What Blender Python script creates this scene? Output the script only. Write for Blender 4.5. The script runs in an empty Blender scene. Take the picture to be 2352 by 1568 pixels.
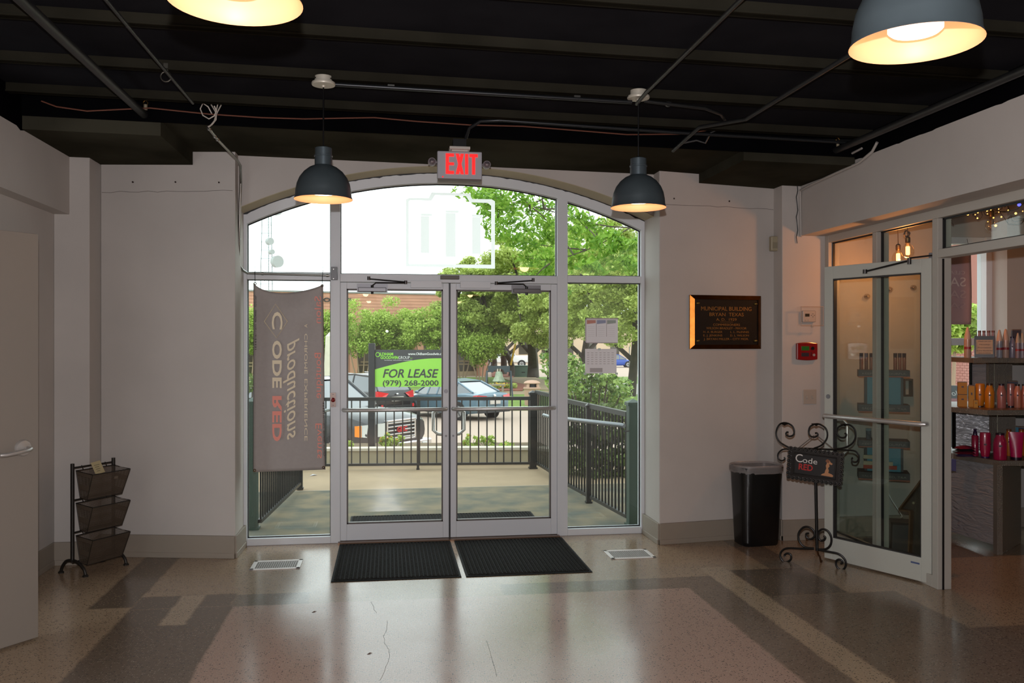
import bpy, math, random
import numpy as np
from mathutils import Vector, Matrix, Euler

S = bpy.context.scene
COL = S.collection
PI = math.pi
R = math.radians

# ---------------------------------------------------------------- camera, sky, flash, exposure
F_PX, YAW, EYE = 2000.0, R(8.13), 1.65
cam = bpy.data.cameras.new('camera'); cam.sensor_width = 36.0
cam.lens = F_PX / 2352.0 * 36.0; cam.clip_start = .05; cam.clip_end = 500
camo = bpy.data.objects.new('camera', cam); COL.objects.link(camo)
camo.location = (0, 0, EYE); camo.rotation_euler = (PI / 2, 0, -YAW)
S.camera = camo

W = bpy.data.worlds.new('overcast_sky'); S.world = W; W.use_nodes = True
wn = W.node_tree.nodes['Background']; wn.inputs[0].default_value = (.93, .97, 1.0, 1); wn.inputs[1].default_value = 2.9

fl = bpy.data.lights.new('camera_flash', 'POINT'); fl.energy = 480; fl.shadow_soft_size = .018; fl.color = (1.0, .97, 1.0)
flo = bpy.data.objects.new('camera_flash', fl); COL.objects.link(flo); flo.location = (-.01, -.02, EYE + .17)

vs = S.view_settings
vs.view_transform = 'Standard'; vs.look = 'None'; vs.gamma = 1.0; vs.use_curve_mapping = False; vs.exposure = 0.0
S.cycles.max_bounces = 7; S.cycles.diffuse_bounces = 4; S.cycles.glossy_bounces = 4
S.cycles.transparent_max_bounces = 16; S.cycles.transmission_bounces = 4
S.cycles.caustics_reflective = False; S.cycles.caustics_refractive = False
S.cycles.sample_clamp_indirect = 6.0

# ---------------------------------------------------------------- measuring: photo pixel -> point on a plane
_c, _s = math.cos(YAW), math.sin(YAW)
def ray(px, py):
    u = (px - 1176) / F_PX; v = (784 - py) / F_PX
    return (u * _c + _s, _c - u * _s, v)
def PY(px, py, Y):
    a = ray(px, py); t = Y / a[1]; return Vector((a[0] * t, Y, EYE + a[2] * t))
def PX(px, py, X):
    a = ray(px, py); t = X / a[0]; return Vector((X, a[1] * t, EYE + a[2] * t))
def PZ(px, py, Z=0.):
    a = ray(px, py); t = (Z - EYE) / a[2]; return Vector((a[0] * t, a[1] * t, Z))
def DP(px, py, z):
    a = ray(px, py); return Vector((a[0] * z, a[1] * z, EYE + a[2] * z))

# ---------------------------------------------------------------- mesh helpers
class MB:
    def __init__(s): s.v = []; s.f = []
    def add(s, v, f, M=None):
        b = len(s.v)
        s.v += [tuple(M @ Vector(p)) for p in v] if M is not None else [tuple(p) for p in v]
        s.f += [tuple(b + i for i in q) for q in f]; return s
    def box(s, x0, x1, y0, y1, z0, z1, M=None):
        v = [(x, y, z) for z in (z0, z1) for y in (y0, y1) for x in (x0, x1)]
        return s.add(v, [(0, 2, 3, 1), (4, 5, 7, 6), (0, 1, 5, 4), (2, 6, 7, 3), (0, 4, 6, 2), (1, 3, 7, 5)], M)
    def bar(s, a, b, w, h, up=(0, 0, 1)):
        a = Vector(a); b = Vector(b); d = (b - a); L = d.length; d.normalize()
        u = Vector(up); x = d.cross(u)
        if x.length < 1e-4: x = d.cross(Vector((1, 0, 0)))
        x.normalize(); z = x.cross(d)
        M = Matrix((( x.x, d.x, z.x, a.x), (x.y, d.y, z.y, a.y), (x.z, d.z, z.z, a.z), (0, 0, 0, 1)))
        return s.box(-w / 2, w / 2, 0, L, -h / 2, h / 2, M)
    def tube(s, pts, r, n=8, closed=False, cap=True, M=None):
        P = [Vector(p) for p in pts]; N = len(P); rr = r if isinstance(r, (list, tuple)) else [r] * N
        v = []; prev = None
        for i, p in enumerate(P):
            t = (P[(i + 1) % N] - P[i - 1]) if closed or 0 < i < N - 1 else (P[1] - P[0] if i == 0 else P[-1] - P[-2])
            if t.length < 1e-9: t = Vector((0, 0, 1))
            t.normalize()
            if prev is None:
                a = t.cross(Vector((0, 0, 1)))
                if a.length < 1e-3: a = t.cross(Vector((1, 0, 0)))
            else:
                a = prev - t * prev.dot(t)
                if a.length < 1e-6: a = t.cross(Vector((1, 0, 0)))
            a.normalize(); prev = a; b = t.cross(a)
            for k in range(n):
                q = 2 * PI * k / n; v.append(p + (a * math.cos(q) + b * math.sin(q)) * rr[i])
        f = []
        for i in range(N if closed else N - 1):
            j = (i + 1) % N
            for k in range(n):
                k2 = (k + 1) % n; f.append((i * n + k, i * n + k2, j * n + k2, j * n + k))
        if cap and not closed:
            f.append(tuple(range(n - 1, -1, -1))); f.append(tuple((N - 1) * n + k for k in range(n)))
        return s.add(v, f, M)
    def lathe(s, prof, c=(0, 0, 0), n=24, M=None, sx=1, sy=1):
        v = []
        for r, z in prof:
            for k in range(n):
                q = 2 * PI * k / n; v.append((c[0] + sx * r * math.cos(q), c[1] + sy * r * math.sin(q), c[2] + z))
        f = []
        for i in range(len(prof) - 1):
            for k in range(n):
                k2 = (k + 1) % n; f.append((i * n + k, i * n + k2, (i + 1) * n + k2, (i + 1) * n + k))
        if s.capb: f.append(tuple(range(n - 1, -1, -1)))
        if s.capt: f.append(tuple((len(prof) - 1) * n + k for k in range(n)))
        return s.add(v, f, M)
    capb = True; capt = True
    def prism(s, poly, d0, d1, M=None):
        n = len(poly); v = [(x, y, d0) for x, y in poly] + [(x, y, d1) for x, y in poly]
        f = [tuple(range(n - 1, -1, -1)), tuple(range(n, 2 * n))] + [(i, (i + 1) % n, n + (i + 1) % n, n + i) for i in range(n)]
        return s.add(v, f, M)
    def ball(s, c, r, nu=12, nv=8, sz=1.0, M=None):
        pr = [(max(1e-4, r * math.sin(PI * i / nv)), -r * sz * math.cos(PI * i / nv)) for i in range(nv + 1)]
        return s.lathe(pr, c, nu, M)
    def grid(s, fn, nu, nv):
        v = [fn(i / nu, j / nv) for j in range(nv + 1) for i in range(nu + 1)]
        f = [(j * (nu + 1) + i, j * (nu + 1) + i + 1, (j + 1) * (nu + 1) + i + 1, (j + 1) * (nu + 1) + i) for j in range(nv) for i in range(nu)]
        return s.add(v, f)
    def build(s, name, m, parent=None, loc=(0, 0, 0), rot=0, smooth=False, bevel=0, ang=40):
        me = bpy.data.meshes.new(name); me.from_pydata([tuple(p) for p in s.v], [], s.f); me.update()
        if m is not None: me.materials.append(m)
        if smooth:
            me.polygons.foreach_set('use_smooth', [True] * len(me.polygons))
            me.set_sharp_from_angle(angle=R(ang))
        o = bpy.data.objects.new(name, me); COL.objects.link(o)
        o.location = loc
        if rot: o.rotation_euler = (0, 0, rot) if not isinstance(rot, (tuple, list)) else rot
        if parent is not None: o.parent = parent
        if bevel:
            b = o.modifiers.new('bevel', 'BEVEL'); b.width = bevel; b.segments = 2; b.limit_method = 'ANGLE'; b.angle_limit = R(35)
        return o

FRONT = Matrix(((1, 0, 0, 0), (0, 0, -1, 0), (0, 1, 0, 0), (0, 0, 0, 1)))   # (x,y,d) -> (x,-d,y): a drawing that faces -Y
def front(x, y, z, yaw=0): return Matrix.Translation((x, y, z)) @ Matrix.Rotation(yaw, 4, 'Z') @ FRONT
def empty(name, loc=(0, 0, 0), rot=0):
    o = bpy.data.objects.new(name, None); COL.objects.link(o); o.location = loc; o.rotation_euler = (0, 0, rot)
    o.empty_display_size = .1; return o
def tag(o, label, cat, group=None, kind=None):
    o['label'] = label; o['category'] = cat
    if group: o['group'] = group
    if kind: o['kind'] = kind
    return o
def struct(o, label=None):
    o['kind'] = 'structure'
    if label: o['label'] = label
    return o
def kids(o): return [c for c in COL.objects if c.parent == o]
def copy_tree(o, parent=None, loc=None, rot=None, label=None):
    c = o.copy(); COL.objects.link(c); c.parent = parent
    if loc is not None: c.location = loc
    if rot is not None: c.rotation_euler = (0, 0, rot)
    if label: c['label'] = label
    for k in kids(o):
        if k is not c: copy_tree(k, c)
    return c
def text(s, size, m, name, parent, M, extrude=.0006, align='CENTER', sx=1.0, shear=0.0, space=1.0, bold=0.0):
    cu = bpy.data.curves.new(name, 'FONT'); cu.body = s; cu.size = size; cu.extrude = extrude; cu.align_x = align
    cu.shear = shear; cu.space_character = space; cu.offset = bold; cu.resolution_u = 3
    t = bpy.data.objects.new(name, cu); COL.objects.link(t); dg = bpy.context.evaluated_depsgraph_get()
    me = bpy.data.meshes.new_from_object(t.evaluated_get(dg)); bpy.data.objects.remove(t); bpy.data.curves.remove(cu)
    me.transform(M @ Matrix.Diagonal((sx, 1, 1, 1))); me.materials.clear(); me.materials.append(m); me.name = name
    o = bpy.data.objects.new(name, me); COL.objects.link(o)
    if parent is not None: o.parent = parent
    return o

# ---------------------------------------------------------------- materials
def lin(c):
    if isinstance(c, str): c = tuple(int(c[i:i + 2], 16) for i in (0, 2, 4))
    return tuple((x / 255 / 12.92) if x / 255 <= .04045 else ((x / 255 + .055) / 1.055) ** 2.4 for x in c) + (1,)
_M = {}
def mat(name, col, rough=.5, metal=0., vary=None, bump=None, emit=None, spec=.5, coat=0., trans=0., coords='Object', two=None):
    if name in _M: return _M[name]
    m = bpy.data.materials.new(name); m.use_nodes = True; _M[name] = m
    nt = m.node_tree; b = nt.nodes['Principled BSDF']; L = nt.links
    b.inputs['Base Color'].default_value = lin(col); b.inputs['Roughness'].default_value = rough
    b.inputs['Metallic'].default_value = metal; b.inputs['Specular IOR Level'].default_value = spec
    b.inputs['Coat Weight'].default_value = coat; b.inputs['Coat Roughness'].default_value = .08
    b.inputs['Transmission Weight'].default_value = trans
    if emit: b.inputs['Emission Color'].default_value = lin(emit[0]); b.inputs['Emission Strength'].default_value = emit[1]
    if vary or bump:
        tc = nt.nodes.new('ShaderNodeTexCoord')
    if vary:
        sc, am = vary[0], vary[1]
        n = nt.nodes.new('ShaderNodeTexNoise'); n.inputs['Scale'].default_value = sc; n.inputs['Detail'].default_value = 6
        L.new(tc.outputs[coords], n.inputs['Vector'])
        mp = nt.nodes.new('ShaderNodeMapRange'); mp.inputs[1].default_value = .35; mp.inputs[2].default_value = .65
        L.new(n.outputs['Fac'], mp.inputs[0])
        mx = nt.nodes.new('ShaderNodeMix'); mx.data_type = 'RGBA'
        c = lin(col); d = lin(two) if two else tuple(x * (1 - am) for x in c[:3]) + (1,)
        mx.inputs[6].default_value = c; mx.inputs[7].default_value = d
        L.new(mp.outputs[0], mx.inputs[0]); L.new(mx.outputs[2], b.inputs['Base Color'])
    if bump:
        n = nt.nodes.new('ShaderNodeTexNoise'); n.inputs['Scale'].default_value = bump[0]; n.inputs['Detail'].default_value = 5
        L.new(tc.outputs[coords], n.inputs['Vector'])
        bp = nt.nodes.new('ShaderNodeBump'); bp.inputs['Strength'].default_value = bump[1]; bp.inputs['Distance'].default_value = .01
        L.new(n.outputs['Fac'], bp.inputs['Height']); L.new(bp.outputs[0], b.inputs['Normal'])
    return m

def glass_mat(name, tint=(.93, .97, .95), f0=.045, rough=0.0):
    m = bpy.data.materials.new(name); m.use_nodes = True; nt = m.node_tree; nt.nodes.clear(); L = nt.links
    out = nt.nodes.new('ShaderNodeOutputMaterial'); mix = nt.nodes.new('ShaderNodeMixShader')
    tr = nt.nodes.new('ShaderNodeBsdfTransparent'); tr.inputs[0].default_value = tint + (1,)
    gl = nt.nodes.new('ShaderNodeBsdfGlossy'); gl.inputs['Roughness'].default_value = rough
    lw = nt.nodes.new('ShaderNodeLayerWeight'); lw.inputs[0].default_value = .5
    pw = nt.nodes.new('ShaderNodeMath'); pw.operation = 'POWER'; pw.inputs[1].default_value = 5
    ma = nt.nodes.new('ShaderNodeMath'); ma.operation = 'MULTIPLY_ADD'; ma.inputs[1].default_value = .9; ma.inputs[2].default_value = f0
    L.new(lw.outputs['Facing'], pw.inputs[0]); L.new(pw.outputs[0], ma.inputs[0]); L.new(ma.outputs[0], mix.inputs[0])
    L.new(tr.outputs[0], mix.inputs[1]); L.new(gl.outputs[0], mix.inputs[2]); L.new(mix.outputs[0], out.inputs[0])
    return m
GLASS = glass_mat('window_glass'); BULBGLASS = glass_mat('clear_bulb_glass', (1, .95, .88), .06)

def leaf_mat(name, c1, c2, trans=.35, rough=.55):
    m = bpy.data.materials.new(name); m.use_nodes = True; nt = m.node_tree; L = nt.links
    b = nt.nodes['Principled BSDF']; b.inputs['Roughness'].default_value = rough; b.inputs['Specular IOR Level'].default_value = .3
    g = nt.nodes.new('ShaderNodeNewGeometry'); rp = nt.nodes.new('ShaderNodeValToRGB')
    rp.color_ramp.elements[0].color = lin(c1); rp.color_ramp.elements[1].color = lin(c2)
    L.new(g.outputs['Random Per Island'], rp.inputs[0]); L.new(rp.outputs[0], b.inputs['Base Color'])
    t = nt.nodes.new('ShaderNodeBsdfTranslucent'); L.new(rp.outputs[0], t.inputs[0])
    mx = nt.nodes.new('ShaderNodeMixShader'); mx.inputs[0].default_value = trans
    L.new(b.outputs[0], mx.inputs[1]); L.new(t.outputs[0], mx.inputs[2]); L.new(mx.outputs[0], nt.nodes['Material Output'].inputs[0])
    return m

def math_node(nt, op, a, b=None, c=None):
    n = nt.nodes.new('ShaderNodeMath'); n.operation = op
    for i, x in enumerate((a, b, c)):
        if x is None: continue
        if isinstance(x, (int, float)): n.inputs[i].default_value = x
        else: nt.links.new(x, n.inputs[i])
    return n.outputs[0]

def terrazzo():
    m = bpy.data.materials.new('polished_terrazzo'); m.use_nodes = True; nt = m.node_tree; L = nt.links
    b = nt.nodes['Principled BSDF']; g = nt.nodes.new('ShaderNodeNewGeometry')
    sep = nt.nodes.new('ShaderNodeSeparateXYZ')
    wob = nt.nodes.new('ShaderNodeTexNoise'); wob.inputs['Scale'].default_value = 9; wob.inputs['Detail'].default_value = 3
    L.new(g.outputs['Position'], wob.inputs['Vector'])
    w = math_node(nt, 'MULTIPLY_ADD', wob.outputs['Fac'], .03, -.015)
    L.new(g.outputs['Position'], sep.inputs[0])
    X = math_node(nt, 'ADD', sep.outputs[0], w); Y = math_node(nt, 'ADD', sep.outputs[1], w)
    def edge(v, e, soft=.012):
        r = nt.nodes.new('ShaderNodeMapRange'); r.inputs[1].default_value = e - soft; r.inputs[2].default_value = e + soft; L.new(v, r.inputs[0]); return r.outputs[0]
    def rect(x0, x1, y0, y1):
        a = math_node(nt, 'SUBTRACT', edge(X, x0), edge(X, x1)); c = math_node(nt, 'SUBTRACT', edge(Y, y0), edge(Y, y1))
        return math_node(nt, 'MULTIPLY', a, c)
    def mix(f, c0, c1):
        n = nt.nodes.new('ShaderNodeMix'); n.data_type = 'RGBA'; L.new(f, n.inputs[0])
        for i, c in ((6, c0), (7, c1)):
            if isinstance(c, str): n.inputs[i].default_value = lin(c)
            else: L.new(c, n.inputs[i])
        return n.outputs[2]
    big = nt.nodes.new('ShaderNodeTexNoise'); big.inputs['Scale'].default_value = 1.3; big.inputs['Detail'].default_value = 4
    L.new(g.outputs['Position'], big.inputs['Vector'])
    col = mix(big.outputs['Fac'], 'ab947a', '978068')
    DARK, MID, PINK, LIGHT = '66584a', '78695a', 'b09383', 'ad987f'
    for x0, x1, y0, y1, c in [
            (-1.57, -.95, -6, 5.63, DARK), (.75, 2.25, 5.61, 5.87, MID), (-.97, -.5, 5.61, 5.87, MID), (-1.83, -1.57, 5.68, 7.1, DARK), (-1.57, -.97, 5.63, 5.9, DARK),
            (-1.32, -1.17, 5.29, 5.9, LIGHT), (-.95, 2.0, -6, 5.61, PINK), (2.0, 2.25, -6, 5.87, MID), (2.25, 2.44, -6, 6.1, LIGHT),
            (2.44, 3.32, -6, 5.35, MID), (2.44, 3.0, 5.35, 6.0, DARK), (2.75, 3.0, 6.0, 6.9, MID), (3.32, 6.0, -6, 4.6, MID), (4.0, 9.5, 6.1, 7.3, MID),
            (-.9, 1.55, -6, 1.0, PINK)]:
        col = mix(rect(x0, x1, y0, y1), col, c)
    ch = nt.nodes.new('ShaderNodeTexVoronoi'); ch.inputs['Scale'].default_value = 88; ch.inputs['Randomness'].default_value = 1
    L.new(g.outputs['Position'], ch.inputs['Vector'])
    bw = nt.nodes.new('ShaderNodeSeparateColor'); L.new(ch.outputs['Color'], bw.inputs[0])
    near = nt.nodes.new('ShaderNodeMapRange'); near.inputs[1].default_value = .40; near.inputs[2].default_value = .32; L.new(ch.outputs['Distance'], near.inputs[0])
    dk = math_node(nt, 'MULTIPLY', math_node(nt, 'LESS_THAN', bw.outputs[0], .27), near.outputs[0])
    lt = math_node(nt, 'MULTIPLY', math_node(nt, 'GREATER_THAN', bw.outputs[0], .72), near.outputs[0])
    col = mix(math_node(nt, 'MULTIPLY', dk, .9), col, '221f1d'); col = mix(math_node(nt, 'MULTIPLY', lt, .3), col, 'c4b7a4')
    fine = nt.nodes.new('ShaderNodeTexNoise'); fine.inputs['Scale'].default_value = 130; fine.inputs['Detail'].default_value = 2
    L.new(g.outputs['Position'], fine.inputs['Vector'])
    fm = nt.nodes.new('ShaderNodeMapRange'); fm.inputs[1].default_value = .4; fm.inputs[2].default_value = .62; fm.inputs[4].default_value = .35; L.new(fine.outputs['Fac'], fm.inputs[0])
    col = mix(fm.outputs[0], col, '6a5a4c')
    L.new(col, b.inputs['Base Color'])
    rn = nt.nodes.new('ShaderNodeMapRange'); rn.inputs[1].default_value = .3; rn.inputs[2].default_value = .7; rn.inputs[3].default_value = .15; rn.inputs[4].default_value = .25
    L.new(big.outputs['Fac'], rn.inputs[0]); L.new(rn.outputs[0], b.inputs['Roughness'])
    b.inputs['Specular IOR Level'].default_value = .75
    return m

WALLP = mat('white_wall_paint', 'bcb6b0', .75, vary=(1.7, .08), bump=(14, .12))
BASEP = mat('taupe_baseboard_paint', '8f8578', .5, bump=(20, .08))
BLACKP = mat('black_ceiling_paint', '0a0a0c', .9, vary=(2.5, .3), bump=(8, .2), spec=0.)
DECKP = mat('black_deck_paint', '232326', .95, vary=(2.5, .25), spec=0.)
SOFP = mat('flash_lit_soffit_black', '403e34', .85, vary=(1.6, .45), bump=(8, .25), spec=.0)  # black paint too; the olive tone of flash light is put into the colour
JOISTP = mat('flash_lit_joist_black', '2c2a23', .85, vary=(3, .3), spec=.0)  # black joists, their flash-lit olive look painted into the base colour
ALU = mat('satin_aluminium', 'd4d8dc', .45, .0)
ALUD = mat('grey_aluminium', '7c7c80', .4, .3)
GASKET = mat('black_rubber_gasket', '0d0d10', .5)
STEEL = mat('brushed_steel', 'c9c7c4', .35, .7)
GALV = mat('galvanised_steel', '9a9a96', .3, 1.)
BLKMET = mat('black_iron', '15120f', .4, .4, vary=(30, .4))
BLKPL = mat('black_plastic', '0e0e0f', .3)
WHITEPL = mat('white_plastic', 'b8b2aa', .4)
BRASS = mat('brass', '8a6a35', .35, 1., vary=(25, .4))
REDPL = mat('red_plastic', '800c10', .2, coat=.5)
PAPER = mat('white_paper', 'eeecee', .8)
# ================================================================= SETTING
ZC = -.017       # the ceiling falls slightly to the right
fl_ = MB().box(-2.6, 9.5, -4.2, 7.42, -.12, 0)
struct(fl_.build('floor', terrazzo()), 'polished terrazzo floor with dark patched bands')
def slope(mb):
    mb.v = [(x, y, z + ZC * x) for x, y, z in mb.v]; return mb
ceil = struct(slope(MB().box(-2.7, 9.5, -4.2, 7.5, 3.205, 3.45)).build('ceiling', DECKP), 'black painted ceiling with exposed joists')
for y in [3.06 - .68 * k for k in range(10, 0, -1)] + [3.06, 3.74, 4.40, 5.12, 5.76]:
    b = MB(); b.box(-2.44, 9.5, y - .02, y + .02, 3.15, 3.205); b.box(-2.44, 9.5, y - .03, y + .03, 3.15, 3.156)
    slope(b).build('joist', JOISTP, ceil)
slope(MB().box(-2.44, 3.66, 5.98, 7.4, 3.075, 3.32)).build('bulkhead', SOFP, ceil)
slope(MB().box(-2.44, -1.475, 5.985, 7.4, 2.975, 3.08)).build('bulkhead', SOFP, ceil)
slope(MB().box(2.544, 3.66, 5.985, 7.4, 3.0, 3.09)).build('bulkhead', SOFP, ceil)

slope(MB().box(-2.44, 3.66, 5.972, 5.98, 3.06, 3.33)).build('bulkhead_face', BLACKP, ceil)
def wedge(poly, z0, z1): return MB().prism(poly, z0, z1)
# left wall, with the opening of the side door
DY0, DY1, DZ = 4.42, 5.36, 2.26
b = MB(); b.box(-2.6, -2.44, -4.2, DY0 - .02, 0, 3.4).box(-2.6, -2.44, DY1, 7.4, 0, 3.4).box(-2.6, -2.44, DY0 - .02, DY1, DZ, 3.4)
wl = struct(b.build('wall_left', WALLP), 'white wall on the left with beam along its top')
b = MB(); 
b.box(-2.44, -2.33, -4.2, 6.84, 2.59, 3.02); b.build('beam', WALLP, wl)
rag = MB(); rng = random.Random(4)
ys = [-4.2 + i * .09 for i in range(int(11.04 / .09) + 1)] + [6.84]
def ragged(x0, x1, zt, depth, name, par):
    v = []; f = []
    for i, y in enumerate(ys):
        z = zt - abs(rng.gauss(0, .008)) + .01
        v += [(x0, y, z), (x0, y, 3.4), (x1, y, 3.4), (x1, y, z)]
    for i in range(len(ys) - 1):
        a = i * 4; c = a + 4
        for k in range(4): f.append((a + k, a + (k + 1) % 4, c + (k + 1) % 4, c + k))
    mb = MB(); mb.add(v, f); return mb.build(name, BLACKP, par)
ragged(-2.45, -2.325, 3.02, 0, 'painted_band', wl)
b = MB(); b.box(-2.44, -2.19, 6.84, 7.4, 0, 3.3); b.build('column', WALLP, wl, bevel=.006)
# front wall: angled piers, arched spandrel, reveals
b = MB()
b.prism([(-2.19, 7.09), (-1.15, 6.87), (-1.15, 7.42), (-2.19, 7.42)], 0, 3.2)
pf = b.build('wall_front', WALLP, None, bevel=.008); struct(pf, 'white front wall with shallow arched window opening')
MB().prism([(2.19, 6.845), (3.25, 7.0), (3.25, 7.42), (2.19, 7.42)], 0, 3.2).build('pier', WALLP, pf, bevel=.008)
AX, AZ, RS = .526, -.895, 3.955
def arc_z(x, r): return AZ + math.sqrt(r * r - (x - AX) ** 2)
b = MB(); N = 40; xs = [-1.15 + (2.19 + 1.15) * i / N for i in range(N + 1)]
v = []; f = []
for x in xs: v += [(x, 7.0, arc_z(x, RS)), (x, 7.0, 3.2), (x, 7.42, 3.2), (x, 7.42, arc_z(x, RS))]
for i in range(N):
    a = i * 4; c = a + 4
    for k in range(4): f.append((a + k, c + k, c + (k + 1) % 4, a + (k + 1) % 4))
f += [(0, 1, 2, 3), (N * 4 + 3, N * 4 + 2, N * 4 + 1, N * 4)]
b.add(v, f); b.build('spandrel', WALLP, pf)
v = []; f = []
for x in xs: v += [(x, 6.998, arc_z(x, RS - .004)), (x, 7.42, arc_z(x, RS - .004)), (x, 7.42, arc_z(x, RS + .001)), (x, 6.998, arc_z(x, RS + .001))]
for i in range(N):
    a = i * 4; c = a + 4
    for k in range(4): f.append((a + k, a + (k + 1) % 4, c + (k + 1) % 4, c + k))
MB().add(v, f).build('arch_soffit', mat('arch_plaster', 'b0a48a', .75, bump=(14, .12)), pf)
# screw holes and the plaster seam on the piers
hole = mat('rusty_hole', '33241d', .8)
for px, py in [(305, 418), (403, 418), (503, 419)]:
    p = PY(px, py, 6.95); y = 7.09 - (p.x + 2.19) * .2115; t = PY(px, py, y)
    MB().tube([(t.x, y - .004, t.z), (t.x, y + .01, t.z)], .007, 10).build('screw_hole', hole, pf)
for px, py in [(1548, 456), (1675, 462)]:
    p = PY(px, py, 6.92); y = 6.845 + (p.x - 2.19) * .146; t = PY(px, py, y)
    MB().tube([(t.x, y - .004, t.z), (t.x, y + .01, t.z)], .007, 10).build('screw_hole', hole, pf)
def seam(x0, x1, z, fy, name='plaster_seam'):
    r = random.Random(int(abs(x0) * 100)); pts = []
    for i in range(15):
        x = x0 + (x1 - x0) * i / 14; pts.append((x, fy(x) + .0005, z + r.uniform(-.006, .006)))
    MB().tube(pts, .0018, 5).build(name, mat('seam_shadow_grey', '6f6862', .9), pf)
seam(-2.18, -1.17, 2.80, lambda x: 7.09 - (x + 2.19) * .2115); seam(2.2, 3.24, 2.77, lambda x: 6.845 + (x - 2.19) * .146)
# right side: column, beam, back part
b = MB(); b.box(3.243, 3.64, 6.84, 7.4, 0, 3.3)
wr = b.build('wall_right', WALLP, None, bevel=.006); struct(wr, 'white wall on the right above and beside the shop front')
MB().box(3.405, 3.72, -4.2, 6.84, 2.53, 2.985).build('beam', WALLP, wr)
ragged(3.40, 3.73, 2.985, 0, 'painted_band', wr)
MB().box(3.6, 3.72, -4.2, 2.9, 0, 2.53).build('side_wall', WALLP, wr)
struct(MB().box(-2.6, 9.5, -4.3, -4.2, 0, 3.4).build('wall_back', WALLP), 'white wall behind the viewer')
# shop walls
MB().prism([(3.64, 6.9), (4.78, 6.9), (4.78, 7.42), (3.64, 7.42)], 0, 3.3).build('shop_pier', WALLP, wr)
b = MB(); b.box(5.46, 9.5, 7.05, 7.42, 0, 3.3).box(4.78, 5.46, 7.25, 7.42, 2.6, 3.3).box(4.78, 5.46, 7.25, 7.42, 0, .25)
b.build('shop_front_wall', WALLP, wr)
b = MB(); b.box(9.4, 9.5, -4.2, 7.4, 0, 3.4); b.build('shop_side_wall', WALLP, wr)
b = MB(); b.box(6.0, 6.06, 6.93, 7.06, 0, 2.7); b.build('shop_casing', WALLP, wr)
# baseboards (taller timber board with a small shoe)
def board(pts, name, h=.17):
    b = MB()
    for (x0, y0), (x1, y1) in zip(pts, pts[1:]):
        b.bar((x0, y0, h / 2), (x1, y1, h / 2), .022, h); b.bar((x0, y0, .02), (x1, y1, .02), .034, .04)
    o = b.build(name, BASEP, bevel=.003); struct(o); return o
board([(-2.44, DY1 + .1), (-2.44, 6.83), (-2.19, 6.83), (-2.185, 7.07), (-1.15, 6.86), (-1.14, 7.26)], 'baseboard_left')
board([(2.18, 7.26), (2.185, 6.835), (3.24, 6.985), (3.24, 6.83), (3.62, 6.83)], 'baseboard_right')
board([(3.66, 6.89), (4.8, 6.89)], 'baseboard_shop'); board([(5.46, 7.04), (9.4, 7.04)], 'baseboard_shop_front')

# ================================================================= ENTRANCE WINDOW (aluminium storefront)
Y0, Y1 = 7.26, 7.37
win = struct(empty('window_1', (.52, 7.31, 0)), 'arched aluminium storefront window around the double doors')
def lp(o, par):            # child built in world coordinates under a placed empty
    o.parent = par; o.matrix_parent_inverse = Matrix.Translation(par.location).inverted() if not any(par.rotation_euler) else (Matrix.Translation(par.location) @ par.rotation_euler.to_matrix().to_4x4()).inverted()
    return o
def fbar(x0, x1, z0, z1, y0=Y0, y1=Y1, name='frame_bar', m=ALU, par=win):
    return lp(MB().box(x0, x1, y0, y1, z0, z1).build(name, m, bevel=.003), par)
def fbar_arc(r0, r1, name='arched_frame'):
    v = []; f = []; x0, x1 = -1.16, 2.2; n = 48
    for i in range(n + 1):
        x = x0 + (x1 - x0) * i / n
        for y in (Y0, Y1):
            v += [(x, y, arc_z(x, r0)), (x, y, arc_z(x, r1))]
    for i in range(n):
        a = i * 4; c = a + 4; f += [(a, c, c + 1, a + 1), (a + 2, a + 3, c + 3, c + 2), (a, a + 2, c + 2, c), (a + 1, c + 1, c + 3, a + 3)]
    f += [(0, 1, 3, 2), (n * 4, n * 4 + 2, n * 4 + 3, n * 4 + 1)]
    return lp(MB().add(v, f).build(name, ALU), win)
fbar_arc(3.866, 3.946)
v = []; f = []; rc = random.Random(8)
for i in range(121):
    x = -1.15 + 3.34 * i / 120; v += [(x, 7.259, arc_z(x, 3.944 - max(0, rc.gauss(0, .004)))), (x, 7.259, arc_z(x, 3.957))]
for i in range(120): f.append((2 * i, 2 * i + 2, 2 * i + 3, 2 * i + 1))
lp(MB().add(v, f).build('caulk', GASKET), win)
fbar(-1.165, -1.125, 0, 2.66, 7.2615); fbar(2.16, 2.2, 0, 2.65, 7.2615)
fbar(-.462, -.384, 0, 2.90, 7.2615); fbar(1.426, 1.516, 0, 2.87, 7.2615)
fbar(-1.125, -.462, 2.152, 2.21); fbar(1.516, 2.16, 2.152, 2.21); fbar(-.384, 1.426, 2.139, 2.205)
fbar(-1.125, -.462, 0, .055); fbar(1.516, 2.16, 0, .055)
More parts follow.
